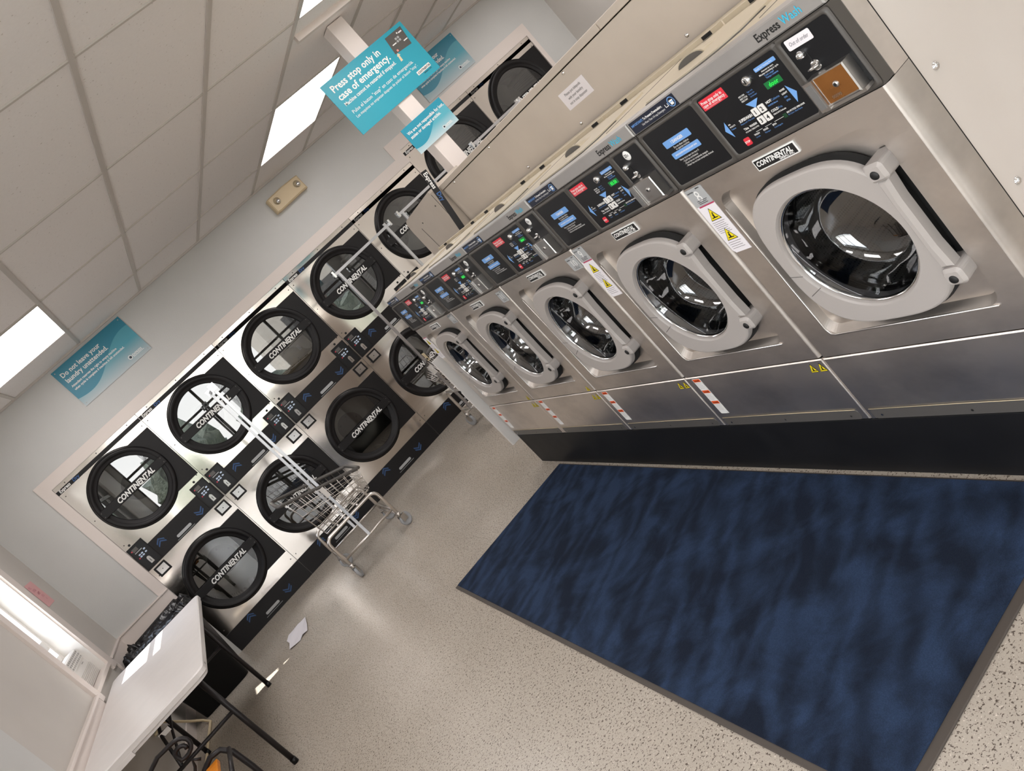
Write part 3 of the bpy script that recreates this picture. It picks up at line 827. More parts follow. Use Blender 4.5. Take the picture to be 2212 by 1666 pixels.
    for x in (.115, .565):
        sl = MB(); sl.box(x, x + .04, .4285, .43, zt_ + .002, zt_ + .0125, DARK); sl.build('ridge_slot', tcv)
    for x in (.115, .565):
        sl = MB(); sl.add([(x, .42, zt_ + .0004), (x + .035, .42, zt_ + .0004), (x + .035, .455, zt_ + .0004), (x, .455, zt_ + .0004)], [(0, 1, 2, 3)], GREYD); sl.build('vent_slot', tcv)
    sl = MB(); sl.tube([(.42, .1, zt_), (.44, .28, zt_), (.46, .5, zt_)], .0012, GREYD, 5); sl.build('cover_seam', tcv)
    return r


def number_sticker(parent, num, u0, z1):
    m = MB(); x0, x1, z0 = u0, u0 + .068, z1 - .054
    m.rrect(x0, x1, z0, z1, .003, -.0008, 0, PGREY, .0001)
    m.text(num, (x0 + x1) / 2, z0 + .012, .046 if len(num) < 2 else .04, -.0011, WHITE, align='CENTER', bold=.0, cond=.9)
    m.text('GIRBAU', x1 - .026, z1 - .006, .0045, -.0013, INK, bold=.03); m.text('CAUTION', x0 + .004, z1 - .012, .0052, -.0013, INK, bold=.03)
    lines(m, x0 + .018, x1 - .012, z0 + .016, 3, .0045, .0014, -.0012, INK)
    return m.build('number_sticker', parent)


def warning_sticker(parent):
    m = MB(); x0, x1 = .004, .072
    m.rprism([(x0 + .008, .838), (x1, .838), (x1, .992), (x0, .992), (x0, .848)], -.0008, 0, PAPER, .0001)
    m.box(x0 + .008, x1, -.001, -.0008, .988, .992, MAG)
    tri(m, x0 + .012, .943, .038, -.0011); tri(m, x0 + .012, .877, .038, -.0011)
    lines(m, x0 + .008, x1 - .012, .937, 7, .0055, .001, -.0010, GREYD); lines(m, x0 + .008, x1 - .012, .871, 4, .0065, .001, -.0010, GREYD)
    return m.build('warning_sticker', parent)


def danger_strip(parent):
    m = MB(); x0, x1 = .036, .078
    m.box(x0, x1, -.0028, -.002, .283, .447, WHITE)
    for z in (.437, .385, .334):
        m.box(x0 + .002, x1 - .002, -.0031, -.0028, z - .004, z + .009, ORANGE); m.text('! DANGER', (x0 + x1) / 2, z - .0005, .0062, -.0034, INK, bold=.03, align='CENTER')
        lines(m, x0 + .005, x1 - .006, z - .008, 5, .0062, .001, -.0029, GREYP)
    return m.build('danger_strip', parent)


def lower_tris(parent, upper=False):
    m = MB()
    if upper:
        tri(m, .585, ZS + .008, .03, -.0006, wide=1.0)
    tri(m, .578, .412, .032, -.0026, wide=.95); tri(m, .612, .412, .032, -.0026, wide=.95)
    return m.build('voltage_sticker', parent)


def display(parent, s):
    m = MB(); m.text(s, .451, 1.1595, .0135, -.0056, LED, bold=.012, align='CENTER', cond=.92, shear=.12, space=1.08)
    return m.build('display_digits', parent)


def price_seal(parent):
    m = MB(); m.lathe([(0, -.0062), (.013, -.0060), (.014, -.0046)], .575, 1.205, WHITE, 20); m.text('25c', .575, 1.202, .012, -.0064, INK, bold=.02, align='CENTER')
    return m.build('price_seal', parent)


washer0 = make_washer()
wlabels = ['Nearest stainless washer, largest in view, with an out of order note',
           'Stainless washer numbered 9, second from the near end of the row',
           'Stainless washer numbered 10, in the middle of the row of five',
           'Stainless washer numbered 11, second from the far end of the row',
           'Farthest and smallest stainless washer, at the white end panel']
washers = [washer0] + [copy_tree(washer0) for _ in range(4)]
for k_, wv_ in enumerate(washers):
    wv_.location = (XW, S12 + k_ * WW, 0); wv_['label'] = wlabels[k_]
    if k_ == 0:
        number_sticker(wv_, '8', .004, 1.046); warning_sticker(wv_)
        for z_, y_ in ((.72, .125), (.35, .125), (1.0, .125), (.72, .5)):
            c_ = MB(); c_.M = Matrix.Translation((WW - .003, y_, z_)) @ Matrix.Rotation(pi / 2, 4, 'Z')
            c_.lathe([(0, -.006), (.006, -.005), (.009, -.001), (.009, 0)], 0, 0, CHROME, 14); c_.build('side_screw', wv_)
        for pl_ in wv_.children:
            if pl_.name.startswith('coin_panel'):
                for q_ in pl_.children:
                    if q_.name.startswith('coin_box_plate'):
                        q_.data = q_.data.copy(); q_.data.materials[0] = BRASS; q_['label'] = 'brown tarnished coin box plate'
    elif k_ == 1:
        number_sticker(wv_, '9', .004, 1.046); warning_sticker(wv_); danger_strip(wv_); lower_tris(wv_)
    elif k_ == 2:
        number_sticker(wv_, '10', .576, 1.03); danger_strip(wv_); lower_tris(wv_)
    elif k_ == 3:
        number_sticker(wv_, '11', .572, 1.035); danger_strip(wv_); lower_tris(wv_, True)
    else:
        number_sticker(wv_, '12', .572, 1.046); warning_sticker(wv_); danger_strip(wv_); lower_tris(wv_, True)
    display(wv_, ['door', '03.50', 'door', '03.50', '03.50'][k_])
    if k_: price_seal(wv_)

# plinth under the row
o = MB().box(XW + .003, XW + .68, 1.048, 4.3, 0, ZB - .001, PLINTH).build('washer_plinth', bevel=.004)
tag(o, 'long black plinth under the row of washers', 'plinth')
# out of order note
o = MB(); o.rprism(rr_poly(0, .062, 0, .022, .003, 4), -.0006, 0, PAPER, .0001); o.text('Out of order', .031, .0075, .0115, -.0009, INKG, align='CENTER', cond=.78, shear=.15)
o = o.build('paper_note', loc=(XW - .0055, S12 - .528, 1.1965), rot=(0, radians(2), -pi / 2))
tag(o, 'small white out of order note on the nearest washer console', 'note')

# bulkhead behind the washers
bk = thing('utility_bulkhead', 'long cream metal bulkhead rising behind the washer tops', 'bulkhead', (1.95, 0, 0))
m = MB(); m.box(0, .30, 1.048, 4.28, 0, 1.49, CREAM); m.build('panel_body', bk, bevel=.003)
m = MB()
for a, b_ in ((1.04, 2.395), (2.40, 3.5), (3.505, 4.285)): m.box(-.006, .306, a, b_, 1.494, 1.524, CREAM)
m.build('top_cap', bk, bevel=.003)
for y_, z_ in ((2.726, 1.48), (3.556, 1.48), (2.1, 1.29), (2.85, 1.29), (4.1, 1.48), (1.5, 1.48), (3.4, 1.29)):
    m = MB(); m.M = Matrix.Translation((0, y_, z_)) @ Matrix.Rotation(-pi / 2, 4, 'Z'); m.lathe([(0, -.005), (.006, -.004), (.008, 0)], 0, 0, CHROME, 12); m.build('screw', bk)
# rounded sheet metal hood on the far end
hb = thing('end_cabinet', 'rounded cream metal cabinet behind the far end of the washer row', 'cabinet', (1.9, 4.292, 0))
m = MB(); pts = [(0, 0), (.68, 0), (.66, 1.44)] + [(.60 + .055 * cos(a), 1.47 + .05 * sin(a)) for a in [i * pi / 10 for i in range(6)]] + [(.05, 1.545), (.05, 1.528), (0, 1.528)]
m.M = Matrix.Rotation(pi / 2, 4, 'Z') @ Matrix.Translation((0, -.25, 0)); m.rprism(pts, 0, .25, CREAM, .004)
m.build('cabinet_body', hb)
m = MB(); m.tube([(-.0015, .46, 1.0), (-.0015, .50, 1.42)], .0012, GREYD, 5); m.tube([(-.0015, .04, 1.0), (-.0015, .04, 1.52)], .0012, GREYD, 5)
m.build('panel_seam', hb)
for y_, z_ in ((.10, 1.46), (.42, 1.44)):
    m = MB(); m.M = Matrix.Translation((-.002, y_, z_)) @ Matrix.Rotation(-pi / 2, 4, 'Z'); m.lathe([(0, -.003), (.004, -.003), (.005, 0)], 0, 0, GREYD, 10); m.build('screw', hb)
# paper notice on bulkhead
m = MB(); m.box(0, .205, -.0008, 0, 0, .076, PAPER)
for i, tx in enumerate(('Please put tidepods', 'with your laundry', 'not in soap dispenser')): m.text(tx, .102, .0535 - i * .0195, .0165, -.0012, INK, align='CENTER', cond=1.0)
o = m.build('paper_notice', loc=(1.9495, 2.85, 1.355), rot=(0, radians(.5), -pi / 2)); tag(o, 'white printed laundry notice taped to the cream bulkhead', 'notice')
# loose header strip leaning
A = Vector((1.862, 4.245, 1.2695)); B = Vector((1.928, 4.255, 1.642)); dirv = (B - A).normalized(); ln = (B - A).length
m = MB(); m.box(-.018, .018, 0, .004, 0, ln, BLACK); m.text('Express', -.0095, ln - .012, .034, -.0006, WHITE, bold=.02, rot=-pi / 2, cond=.95); m.text('Dry', -.0095, ln - .012 - .127, .034, -.0006, LOGOB, bold=.02, rot=-pi / 2, cond=1.0)
zax = dirv; xax = Vector((0, -1, 0)).cross(zax).normalized(); fwd = Vector((.3, .93, -.2)); xax = zax.cross(fwd).normalized() * -1; yax = zax.cross(xax)
o = m.build('loose_header_strip'); o.matrix_world = Matrix(((xax.x, yax.x, zax.x, A.x), (xax.y, yax.y, zax.y, A.y), (xax.z, yax.z, zax.z, A.z), (0, 0, 0, 1)))
tag(o, 'loose black lettered dryer header strip leaning on the bulkhead', 'strip')
# white end panel
o = MB(); o.box(1.208, 1.5, 4.312, 4.33, .19, .86, PLASW); o.box(1.2075, 1.21, 4.313, 4.329, .62, .635, INK)
o = o.build('white_board', bevel=.002); tag(o, 'tall white end panel beside the farthest washer', 'panel')

# ------------------------------------------------------------------ mat
mt = thing('floor_mat', 'long dark blue carpet mat with brown rubber border by the washers', 'mat', (0, 0, 0))
m = MB(); m.box(.374, 1.243, 1.223, 4.032, .0005, .006, MATEDGE); m.build('rubber_border', mt, bevel=.002)
m = MB(); m.box(.391, 1.235, 1.248, 4.022, .005, .0105, PILE); m.build('carpet_pile', mt, bevel=.002)


# ------------------------------------------------------------------ dryers
def chevron(m, x, z, sgn, y, sc=1.):
    for k in (0, 1):
        zz = z + k * .022 * sgn * sc
        p = [(x - .036 * sc, zz - .016 * sgn * sc), (x, zz + .012 * sgn * sc), (x + .036 * sc, zz - .016 * sgn * sc), (x + .036 * sc, zz - .003 * sgn * sc), (x, zz + .025 * sgn * sc), (x - .036 * sc, zz - .003 * sgn * sc)]
        m.add([(a, y, b_) for a, b_ in p], [(0, 1, 4, 5), (1, 2, 3, 4)], DBLUE)


def dryer_ctrl(r, x0, x1, z0, z1):
    m = MB(); m.rrect(x0, x1, z0, z1, .003, -.010, 0, BLACK, .002)
    w_ = x1 - x0; h_ = z1 - z0; y = -.0103
    m.box(x0 + .012, x1 - .012, y - .0004, y, z0 + .02, z1 - .012, OVERL)
    o = m.build('control_panel', r)
    b_ = MB(); y -= .0006
    b_.box(x0 + .030, x0 + .075, y - .001, y, z1 - .052, z1 - .022, LEDB if False else GREYD)
    b_.disc(x0 + .025, z1 - .035, .006, y - .001, REDL, 12); b_.box(x0 + .03, x0 + .095, y - .001, y, z1 - .066, z1 - .060, PGREY)
    for i, (a, c_) in enumerate(((.04, .088), (.062, .088), (.04, .106), (.062, .106), (.095, .075), (.09, .1))):
        b_.rrect(x0 + a, x0 + a + .017, z1 - c_ - .009, z1 - c_ + .003, .003, y - .002, y, BTNB, .0008)
    b_.disc(x0 + .03, z1 - .112, .006, y - .001, REDL, 12)
    b_.build('buttons', o)
    c_ = MB(); p = [(x0 + .045 + .016 * cos(a), z0 + .075 + .02 * sin(a)) for a in [i * pi / 8 for i in range(9)]] + [(x0 + .029, z0 + .03), (x0 + .061, z0 + .03)]
    c_.M = Matrix.Translation((.03, 0, 0))
    c_.rprism(p, y - .005, y, CHROME, .002); c_.box(x0 + .043, x0 + .047, y - .0056, y - .0048, z0 + .045, z0 + .07, INK)
    c_.build('coin_slot', o)


def dryer_lock(r, x0, x1, z0, z1):
    m = MB(); m.rrect(x0, x1, z0, z1, .003, -.008, 0, BLACK, .002)
    m.box(x0 + .016, x1 - .014, -.0086, -.008, z0 + .016, z1 - .014, CHROME); m.disc((x0 + x1) / 2, (z0 + z1) / 2, .004, -.0088, INK, 12)
    m.build('coin_vault', r)


def dryer_door(r, cx, cz, R, RG, W, side):
    m = MB()
    m.lathe([(RG - .006, .0), (RG - .006, -.018), (RG + .004, -.026), (RG + .02, -.022), (RG + .026, -.030), (R - .022, -.040), (R - .008, -.034), (R - .002, -.02), (R, 0)], cx, cz, BLACK, 72)
    m.lathe([(R - .006, -.004), (R + .006, -.008), (R + .009, -.002), (R + .009, .0)], cx, cz, RUBBER, 72)
    d = m.build('door', r)
    g_ = MB(); g_.add([(cx + RG * cos(2 * pi * i / 64), -.012, cz + RG * sin(2 * pi * i / 64)) for i in range(64)], [tuple(range(64))], GLASSD); g_.build('glass', d)
    b_ = MB(); b_.rprism([(cx - R + .015, cz - .035), (cx + R - .01, cz - .035), (cx + R - .01, cz + .035), (cx - R + .015, cz + .035)], -.048, -.03, BLACK, .003)
    b_.text('CONTINENTAL', cx - .155 * R / .32, cz - .022 * R / .32, .0585 * R / .32, -.0485, WHITE, bold=.035, shear=.28, cond=.86)
    b_.text('GIRBAU, INC', cx + .055, cz - .031, .011, -.0485, WHITE, bold=.03, shear=.2)
    for s_ in (-1, 1):
        for z in (-.02, .02): b_.disc(cx + s_ * (R - .03), cz + z, .004, -.0484, GREYD, 8)
    b_.build('handle_bar', d)
    # drum behind
    u = MB(); u.lathe([(RG - .004, .0), (RG + .004, .03), (RG + .05, .04), (RG + .06, .55)], cx, cz, DRUM, 64)
    u.lathe([(RG + .06, .55), (RG * .5, .55)], cx, cz, DRUM, 64); u.lathe([(RG * .5, .548), (.0, .548)], cx, cz, GREYD, 48)
    for i in range(6):
        a = i * pi / 3 + .3; u.disc(cx + .1 * cos(a), cz + .1 * sin(a), .01, .545, INK, 12)
    for i in range(3):
        a = i * 2 * pi / 3 + .6; u.tube([(cx + (RG + .05) * cos(a), .05, cz + (RG + .05) * sin(a)), (cx + (RG + .05) * cos(a), .54, cz + (RG + .05) * sin(a))], .025, STEELP, 8)
    u.build('drum', r)
    # dark side panel
    s = MB(); k = R / .32
    s.rprism([(cx + .19 * k, cz - .265 * k), (W - .009, cz - .265 * k), (W - .009, cz + .262 * k), (cx + .19 * k, cz + .262 * k)], -.012, -.0005, BLACK, .003)
    s.build('hinge_panel', r)


def make_dryer(W, Ht, up, lo, R, RG, ctl=(.972, 1.204), band=(.972, 1.133), base=.174, n='dryer_stack'):
    r = thing(n, '', 'tumble dryer', (0, 0, 0), 0, '')
    f = MB(); cx = .393 * W / .8; ym = (up + lo) / 2 + .0
    zsplit = band[0]
    f.plate_hole(.002, W - .002, zsplit, Ht - .034, circ(cx, up, R - .02, 60), 0, STEELD, cx, up)
    f.plate_hole(.002, W - .002, base, zsplit, circ(cx, lo, R - .02, 60), 0, STEELD, cx, lo)
    f.box(.002, W - .002, 0, .9, Ht - .034, Ht, STEELD)
    f.box(.0, .003, .001, .9, 0, Ht, GREYD); f.box(W - .003, W, .001, .9, 0, Ht, GREYD); f.box(.0, W, .895, .9, 0, Ht, GREYD)
    f.build('front_panel', r)
    t_ = MB(); t_.box(0.002, W - .002, -.003, 0, Ht - .034, Ht - .001, STEELD)
    for x in (.1, W / 2, W - .1): t_.disc(x, Ht - .018, .005, -.0036, GREYD, 10)
    t_.build('top_rail', r)
    dryer_door(r, cx, up, R, RG, W, 1); dryer_door(r, cx, lo, R, RG, W, 1)
    m = MB(); m.rprism([(.004, band[0]), (W - .004, band[0]), (W - .004, band[1]), (.004, band[1])], -.005, 0, BLACK, .001)
    cxm = (.152 + .65) / 2 * W / .8; y = -.0056
    chevron(m, .225 * W / .8, band[0] + .088, 1, y); chevron(m, .58 * W / .8, band[0] + .065, -1, y)
    m.rrect(cxm - .072, cxm + .072, band[0] + .022, band[0] + .046, .011, y - .002, y, PGREY, .001); lines(m, cxm - .088, cxm + .088, band[0] + .012, 1, .01, .003, y, PGREY, 0)
    m.build('middle_band', r)
    if ctl:
        dryer_ctrl(r, .006, .150, *ctl); dryer_ctrl(r, W - .152, W - .012, *ctl)
        dryer_lock(r, .035, .141, ctl[0] - .103, ctl[0] - .013); dryer_lock(r, W - .135, W - .027, ctl[0] - .103, ctl[0] - .013)
    m = MB(); m.rprism([(.002, .0), (W - .002, .0), (W - .002, base), (.002, base)], -.004, .0, BLACK, .001); y = -.0046
    chevron(m, .235 * W / .8, .125, 1, y); chevron(m, .585 * W / .8, .080, -1, y)
    m.rrect(cxm - .072, cxm + .072, .045, .068, .011, y - .002, y, PGREY, .001); lines(m, cxm - .088, cxm + .088, .034, 1, .01, .003, y, PGREY, 0)
    m.build('base_panel', r)
    s = MB()
    for x in (.03, W - .03):
        for z in (Ht - .10, Ht - .38, lo + .33, .22, up - .27): s.lathe([(0, -.003), (.004, -.002), (.005, 0)], x, z, GREYD, 8)
    for x in (.055, W - .084): s.disc(x, (ctl[1] if ctl else 1.2) + .017, .010, -.001, INK, 14)
    s.build('panel_screws', r)
    return r


def header_strip(parent, W, Ht):
    m = MB(); m.box(.0, W - .003, -.006, 0, Ht - .066, Ht - .034, BLACK)
    m.text('Express', .022, Ht - .0605, .036, -.0066, WHITE, bold=.03, shear=.15, cond=.85); m.text('Dry', .022 + .122, Ht - .0605, .036, -.0066, LOGOB, bold=.02, shear=.15, cond=1.0)
    return m.build('header_strip', parent)


DW = .8
dryer0 = make_dryer(DW, HD, 1.517, .562, .32, .255)
dlab = ['leftmost stacked dryer, beside the white casing and the table',
        'second stacked dryer from the left, behind the laundry cart poles',
        'middle stacked dryer of the five lower ones, dark clothes in its upper drum',
        'stacked dryer just left of the washers, crossed by the bright hanging rod',
        'stacked dryer partly hidden behind the washers and cream hood']
for k in range(5):
    d = dryer0 if k == 0 else copy_tree(dryer0)
    d.location = (X0 + k * DW, D, 0); d['label'] = 'Stainless ' + dlab[k]; d['group'] = 'stacked dryers in the wall'
    if k in (0, 2, 4): header_strip(d, DW, HD)
    else:
        m = MB(); m.box(.002, DW - .002, -.001, 0, HD - .066, HD - .034, STEELD); m.build('top_filler', d)
        ch = [c for c in d.children if c.name.startswith('panel_screws')]
big0 = make_dryer((GE - GX) / 2, GH, 1.63, .58, .372, .30, ctl=(1.02, 1.24), band=(1.02, 1.17), n='large_dryer_stack')
for k in range(2):
    d = big0 if k == 0 else copy_tree(big0)
    d.location = (GX + k * (GE - GX) / 2, D, 0); d['group'] = 'large stacked dryers in the raised casing'
    d['label'] = ('larger stacked dryer behind the white post', 'larger stacked dryer at the far right end of the dryer wall')[k]
    header_strip(d, (GE - GX) / 2, GH)
# clothes in the middle dryer
bm = bmesh.new(); bmesh.ops.create_icosphere(bm, subdivisions=3, radius=1)
for v_ in bm.verts:
    k = 1 + .25 * sin(v_.co.x * 9 + v_.co.z * 5) * cos(v_.co.y * 7); v_.co = Vector((v_.co.x * .19 * k, v_.co.y * .16 * k, v_.co.z * .12 * k))
me = bpy.data.meshes.new('clothes'); bm.to_mesh(me); bm.free(); CL = noisy('dark_cloth', hexc('4a3d2a'), hexc('6d5630'), 12, (.8, .9)); me.materials.append(CL)
for p in me.polygons: p.use_smooth = True
o = bpy.data.objects.new('laundry_bundle', me); COL.objects.link(o); o.location = (X0 + 2 * DW + .39, D + .3, 1.335); tag(o, 'dark brown clothes lying in the middle upper dryer drum', 'clothes')


# ------------------------------------------------------------------ signs
def sign(name, W, Hh, loc, m_, label, fn, rot=(0, 0, 0), group=None):
    b_ = MB(); b_.box(0, W, -.004, 0, 0, Hh, m_); fn(b_)
    o = b_.build(name, loc=loc, rot=rot); tag(o, label, 'sign', group); return o


def express_logo(b_, x, z, s, y):
    b_.lathe([(s * .55, y), (s * .8, y)], x, z + s * .4, WHITE, 20); b_.disc(x + s * .1, z + s * .35, s * .45, y - .0002, NAVY, 14)
    b_.text('EXPRESS', x + s * 1.0, z, s * 1.15, y, WHITE, bold=.03, cond=.95); b_.box(x + s * 1.0, x + s * 5.6, y - .0002, y, z - s * .35, z - s * .18, WHITE)


def f_attend(b_):
    y = -.0046
    b_.text('Do not leave your', .035, .265, .052, y, WHITE, bold=.022, cond=.93); b_.text('laundry unattended.', .035, .213, .052, y, WHITE, bold=.022, cond=.93)
    b_.text('Attendant reserves the right to empty machine', .035, .168, .026, y, WHITE, bold=.022, cond=.86); b_.text('when cycle is complete if machine is left unattended.', .035, .138, .026, y, WHITE, bold=.022, cond=.86)
    express_logo(b_, .485, .045, .022, y)
    for x in (.02, .628):
        for z in (.02, .327): b_.disc(x, z, .005, y, PGREY, 8)


SIGN_A = sign_mat('sign_print_teal', hexc('1f7f99'), hexc('b4bec2'), hexc('4b9db0'), 0, .648, 0, .347)
sign('wall_sign', .648, .347, (-.256, D - .004, 2.2), SIGN_A, 'teal unattended laundry sign above the leftmost dryers', f_attend)
sign('wall_sign', .648, .347, (3.684, D - .004, 2.18), SIGN_A, 'teal unattended laundry sign half hidden behind the post signs', f_attend)


def f_stop(b_):
    y = -.0046
    b_.text('Press stop only in', .04, .268, .058, y, WHITE, bold=.022, cond=.92); b_.text('case of emergency.', .04, .213, .058, y, WHITE, bold=.022, cond=.92)
    b_.text('Machine cannot be restarted if stopped.', .042, .174, .0305, y, WHITE, bold=.015, cond=.84)
    b_.text('Pulse el buton "stop" en caso de emergencia.', .045, .118, .0295, y, WHITE, cond=.93); b_.text('Las maquinas no empiezan despues de pulsar el buton "stop".', .045, .088, .024, y, WHITE, cond=.85)
    p = [(.505, .318), (.635, .318), (.618, .205), (.49, .215)]
    b_.poly(p, y, GREYD)
    for i in range(2):
        for j in range(2): b_.box(.552 + i * .018, .565 + i * .018, y - .0004, y, .256 + j * .017, .268 + j * .017, PGREY)
    b_.box(.597, .622, y - .0004, y, .292, .3, PAPER); b_.disc(.588, .3, .005, y - .0004, WHITE, 10); b_.box(.515, .545, y - .0004, y, .258, .264, WHITE)
    b_.box(.590, .620, y - .0004, y, .24, .246, WHITE)
    b_.rrect(.512, .524, .218, .23, .002, y - .0006, y, mat('pale_red', hexc('e3968c'), .5), .0001)
    b_.poly([(.487, .165), (.503, .165), (.506, .198), (.515, .198), (.503, .214), (.488, .198), (.494, .198)], y - .0003, TAN)
    b_.rrect(.512, .618, .043, .066, .003, y - .0003, y, WHITE, .0001); b_.text('CONTINENTAL', .516, .0475, .0175, y - .0007, INK, bold=.03, shear=.2, cond=.82); b_.text('GIRBAU, INC', .55, .03, .011, y, INK, bold=.02)


SIGN_B = mat('sign_print_bright_teal', hexc('2b9bb0'), .4)
sign('hanging_sign', .655, .34, (1.89, 4.44, 2.018), SIGN_B, 'large teal emergency stop sign mounted on the white post', f_stop)


def f_resp(b_):
    y = -.0046
    b_.text('We are not responsible for lost,', .02, .122, .0265, y, WHITE, bold=.02, cond=.87); b_.text('stolen or damaged articles.', .02, .095, .0265, y, WHITE, bold=.02, cond=.87)
    express_logo(b_, .228, .022, .0125, y)


SIGN_C = sign_mat('sign_print_small', hexc('2591ab'), hexc('bcd0d6'), hexc('57abbd'), 0, .33, 0, .172)
sign('post_sign', .33, .172, (2.072, 4.435, 1.726), SIGN_C, 'small teal not responsible sign lower on the white post', f_resp)
# post
struct(MB().box(2.178, 2.292, 4.446, 4.56, 0, H, COLW).build('column_post', bevel=.003))
# emergency lamp unit
e = thing('emergency_light', 'beige two-lamp emergency light on the wall above the dryers', 'emergency light', (1.897, D, 2.325))
m = MB(); prof = [(0, 0), (.346, 0), (.346, .135), (0, .135)]
m.rprism([(0, 0), (.04, -.004), (.173, -.0), (.306, .004), (.346, .0), (.346, .135), (.306, .139), (.173, .143), (.04, .139), (0, .135)], -.075, 0, OFFW, .01)
m.build('housing', e)
for x in (.062, .292):
    m = MB(); m.lathe([(.034, -.0755), (.030, -.078), (.03, -.0758), (0, -.074)], x, .078, mat('lamp_recess', hexc('bfae90'), .5) if 'lamp_recess' not in MATS else MATS['lamp_recess'], 24); rec_ = m.build('lamp_recess', e)
    m = MB(); m.lathe([(0, -.104), (.012, -.102), (.021, -.09), (.022, -.08), (.016, -.076)], x + .006, .07, CHROME, 20); m.build('lamp', rec_)

# pink note
m = MB(); m.box(0, .25, -.0008, 0, 0, .215, PINK)
for i in range(5): m.text(('PULL', 'EXTRA', 'SHEET', 'AT A', '4')[i], .03 + .03 * i, .17 - .032 * i, .03, -.0012, MAG, cond=.9)
o = m.build('pink_note', loc=(XL + .0015, 6.435, 1.32), rot=(0, 0, pi / 2)); tag(o, 'pink handwritten note on the wall beside the window', 'note')
# ------------------------------------------------------------------ air conditioner in the window
ac = thing('window_air_conditioner', 'white window air conditioner with two grilles', 'air conditioner', (XL - .05, WY0 + .012, WZ0 + .005), pi / 2)
# local x -> +Y, local -y -> +X
W_ = WY1 - WY0 - .024
m = MB(); m.rprism([(0, 0), (W_, 0), (W_, .225), (0, .225)], 0, .2, PLASW, .006); m.build('case', ac)
m = MB()
m.box(.015, W_ - .015, -.002, 0, .150, .215, GREYD)
for i in range(15):
    x = .02 + i * (W_ - .04) / 14; m.box(x - .006, x + .006, -.008, -.001, .148, .217, PLASW)
for z in (.15, .171, .193, .215): m.box(.015, W_ - .015, -.009, -.001, z - .0035, z + .0035, PLASW)
m.build('upper_grille', ac)
m = MB(); m.box(.012, W_ - .01, -.001, 0, .002, .09, mat('filter_tan', hexc('7d6c56'), .7))
for i in range(8):
    z = .006 + i * .0115; m.box(.012, W_ - .01, -.006, 0, z - .0015, z + .0015, PLASW)
for i in range(36):
    x = .012 + i * (W_ - .022) / 35; m.box(x - .002, x + .002, -.005, 0, .002, .09, PLASW)
m.box(.1, .125, -.007, -.005, .094, .100, mat('teal_badge', hexc('1d8a9c'), .4)); m.box(W_ - .16, W_ - .1, -.002, 0, .125, .128, GREYD)
m.build('lower_grille', ac)

# ------------------------------------------------------------------ folding table
tb = thing('folding_table', 'white plastic folding table with black legs under the window', 'table', (-1.0, 4.88, 0))
zt_ = .72
m = MB(); m.M = Matrix.Translation((-1.0 + 1.0, 0, 0))
pl_ = rr_poly(-.345, .365, -.975, .975, .05, 6)
top = MB()
def slab(mb, poly, z0, z1, ch, ma):
    n = len(poly); cx_ = 0
    inn = [(p[0] * (1 - ch / .36), p[1] * (1 - ch / .97)) for p in poly]
    vs = [(p[0], p[1], z0) for p in poly] + [(p[0], p[1], z1 - ch) for p in poly] + [(p[0], p[1], z1) for p in inn]
    fs = [tuple(range(n - 1, -1, -1)), tuple(2 * n + i for i in range(n))]
    for i in range(n):
        j = (i + 1) % n; fs += [(i, j, n + j, n + i), (n + i, n + j, 2 * n + j, 2 * n + i)]
    mb.add(vs, fs, ma)
slab(top, pl_, zt_ - .028, zt_, .006, TABLE)
pl2 = rr_poly(-.335, .355, -.965, .965, .05, 6); n = len(pl2)
top.wall_loop([(a, b_, zt_ - .028) for a, b_ in pl2], [(a, b_, zt_ - .045) for a, b_ in pl2], TABLE)
top.box(-.30, -.06, -.976, -.94, zt_ - .05, zt_ - .028, TABLE)
top.build('tabletop', tb)
for yy in (-.69, .70):
    for xx in (.26, -.26):
        m = MB(); m.tube([(xx, yy, zt_ - .035), (xx, yy, .012)], .0145, IRON, 12); m.tube([(xx, yy, .03), (xx, yy, .0)], .0165, RUBBER, 12)
        m.build('leg', tb)
    m = MB(); m.tube([(.26, yy, .41), (-.26, yy, .41)], .010, IRON, 10); m.tube([(.26, yy, zt_ - .05), (-.26, yy, zt_ - .05)], .012, IRON, 10)
    m.build('crossbar', tb)
    s_ = 1 if yy < 0 else -1
    m = MB(); m.tube([(0, yy + s_ * .36, zt_ - .05), (-.05, yy + s_ * .16, .56), (-.06, yy, .41)], .009, IRON, 8); m.tube([(.08, yy + s_ * .36, zt_ - .05), (0, yy + s_ * .16, .54), (-.06, yy, .41)], .007, IRON, 8)
    m.box(-.06, .0, yy + s_ * .15, yy + s_ * .18, .54, .565, CHROME); m.build('folding_brace', tb)
m = MB(); m.M = Matrix.Translation((.365, -.86, 0)); m.add([(.0008, .02 * cos(a), zt_ - .02 + .006 * sin(a)) for a in [i * pi / 4 for i in range(8)]], [tuple(range(8))], GREYP); m.build('corner_plug', tb)

# ------------------------------------------------------------------ bin in the corner
bn = thing('waste_bin', 'black plastic bin with a bag of rubbish in the corner', 'bin', (-1.06, 6.42, 0))
m = MB(); L0 = rr_poly(-.20, .20, -.15, .17, .05, 5); L1 = rr_poly(-.25, .27, -.22, .22, .06, 5)
m.wall_loop([(a, b_, .002) for a, b_ in L0], [(a, b_, .64) for a, b_ in L1], BLACKM, True); m.add([(a, b_, .002) for a, b_ in L0], [tuple(range(len(L0)))[::-1]], BLACKM)
m.wall_loop([(a, b_, .64) for a, b_ in L1], [(a * 1.05, b_ * 1.05, .655) for a, b_ in L1], BLACKM); m.wall_loop([(a * 1.05, b_ * 1.05, .655) for a, b_ in L1], [(a * .97, b_ * .97, .67) for a, b_ in L1], BLACKM)
m.build('bin_body', bn)
rnd = random.Random(3); m = MB(); P_ = rr_poly(-.24, .27, -.21, .2, .07, 9); n = len(P_); loops = []
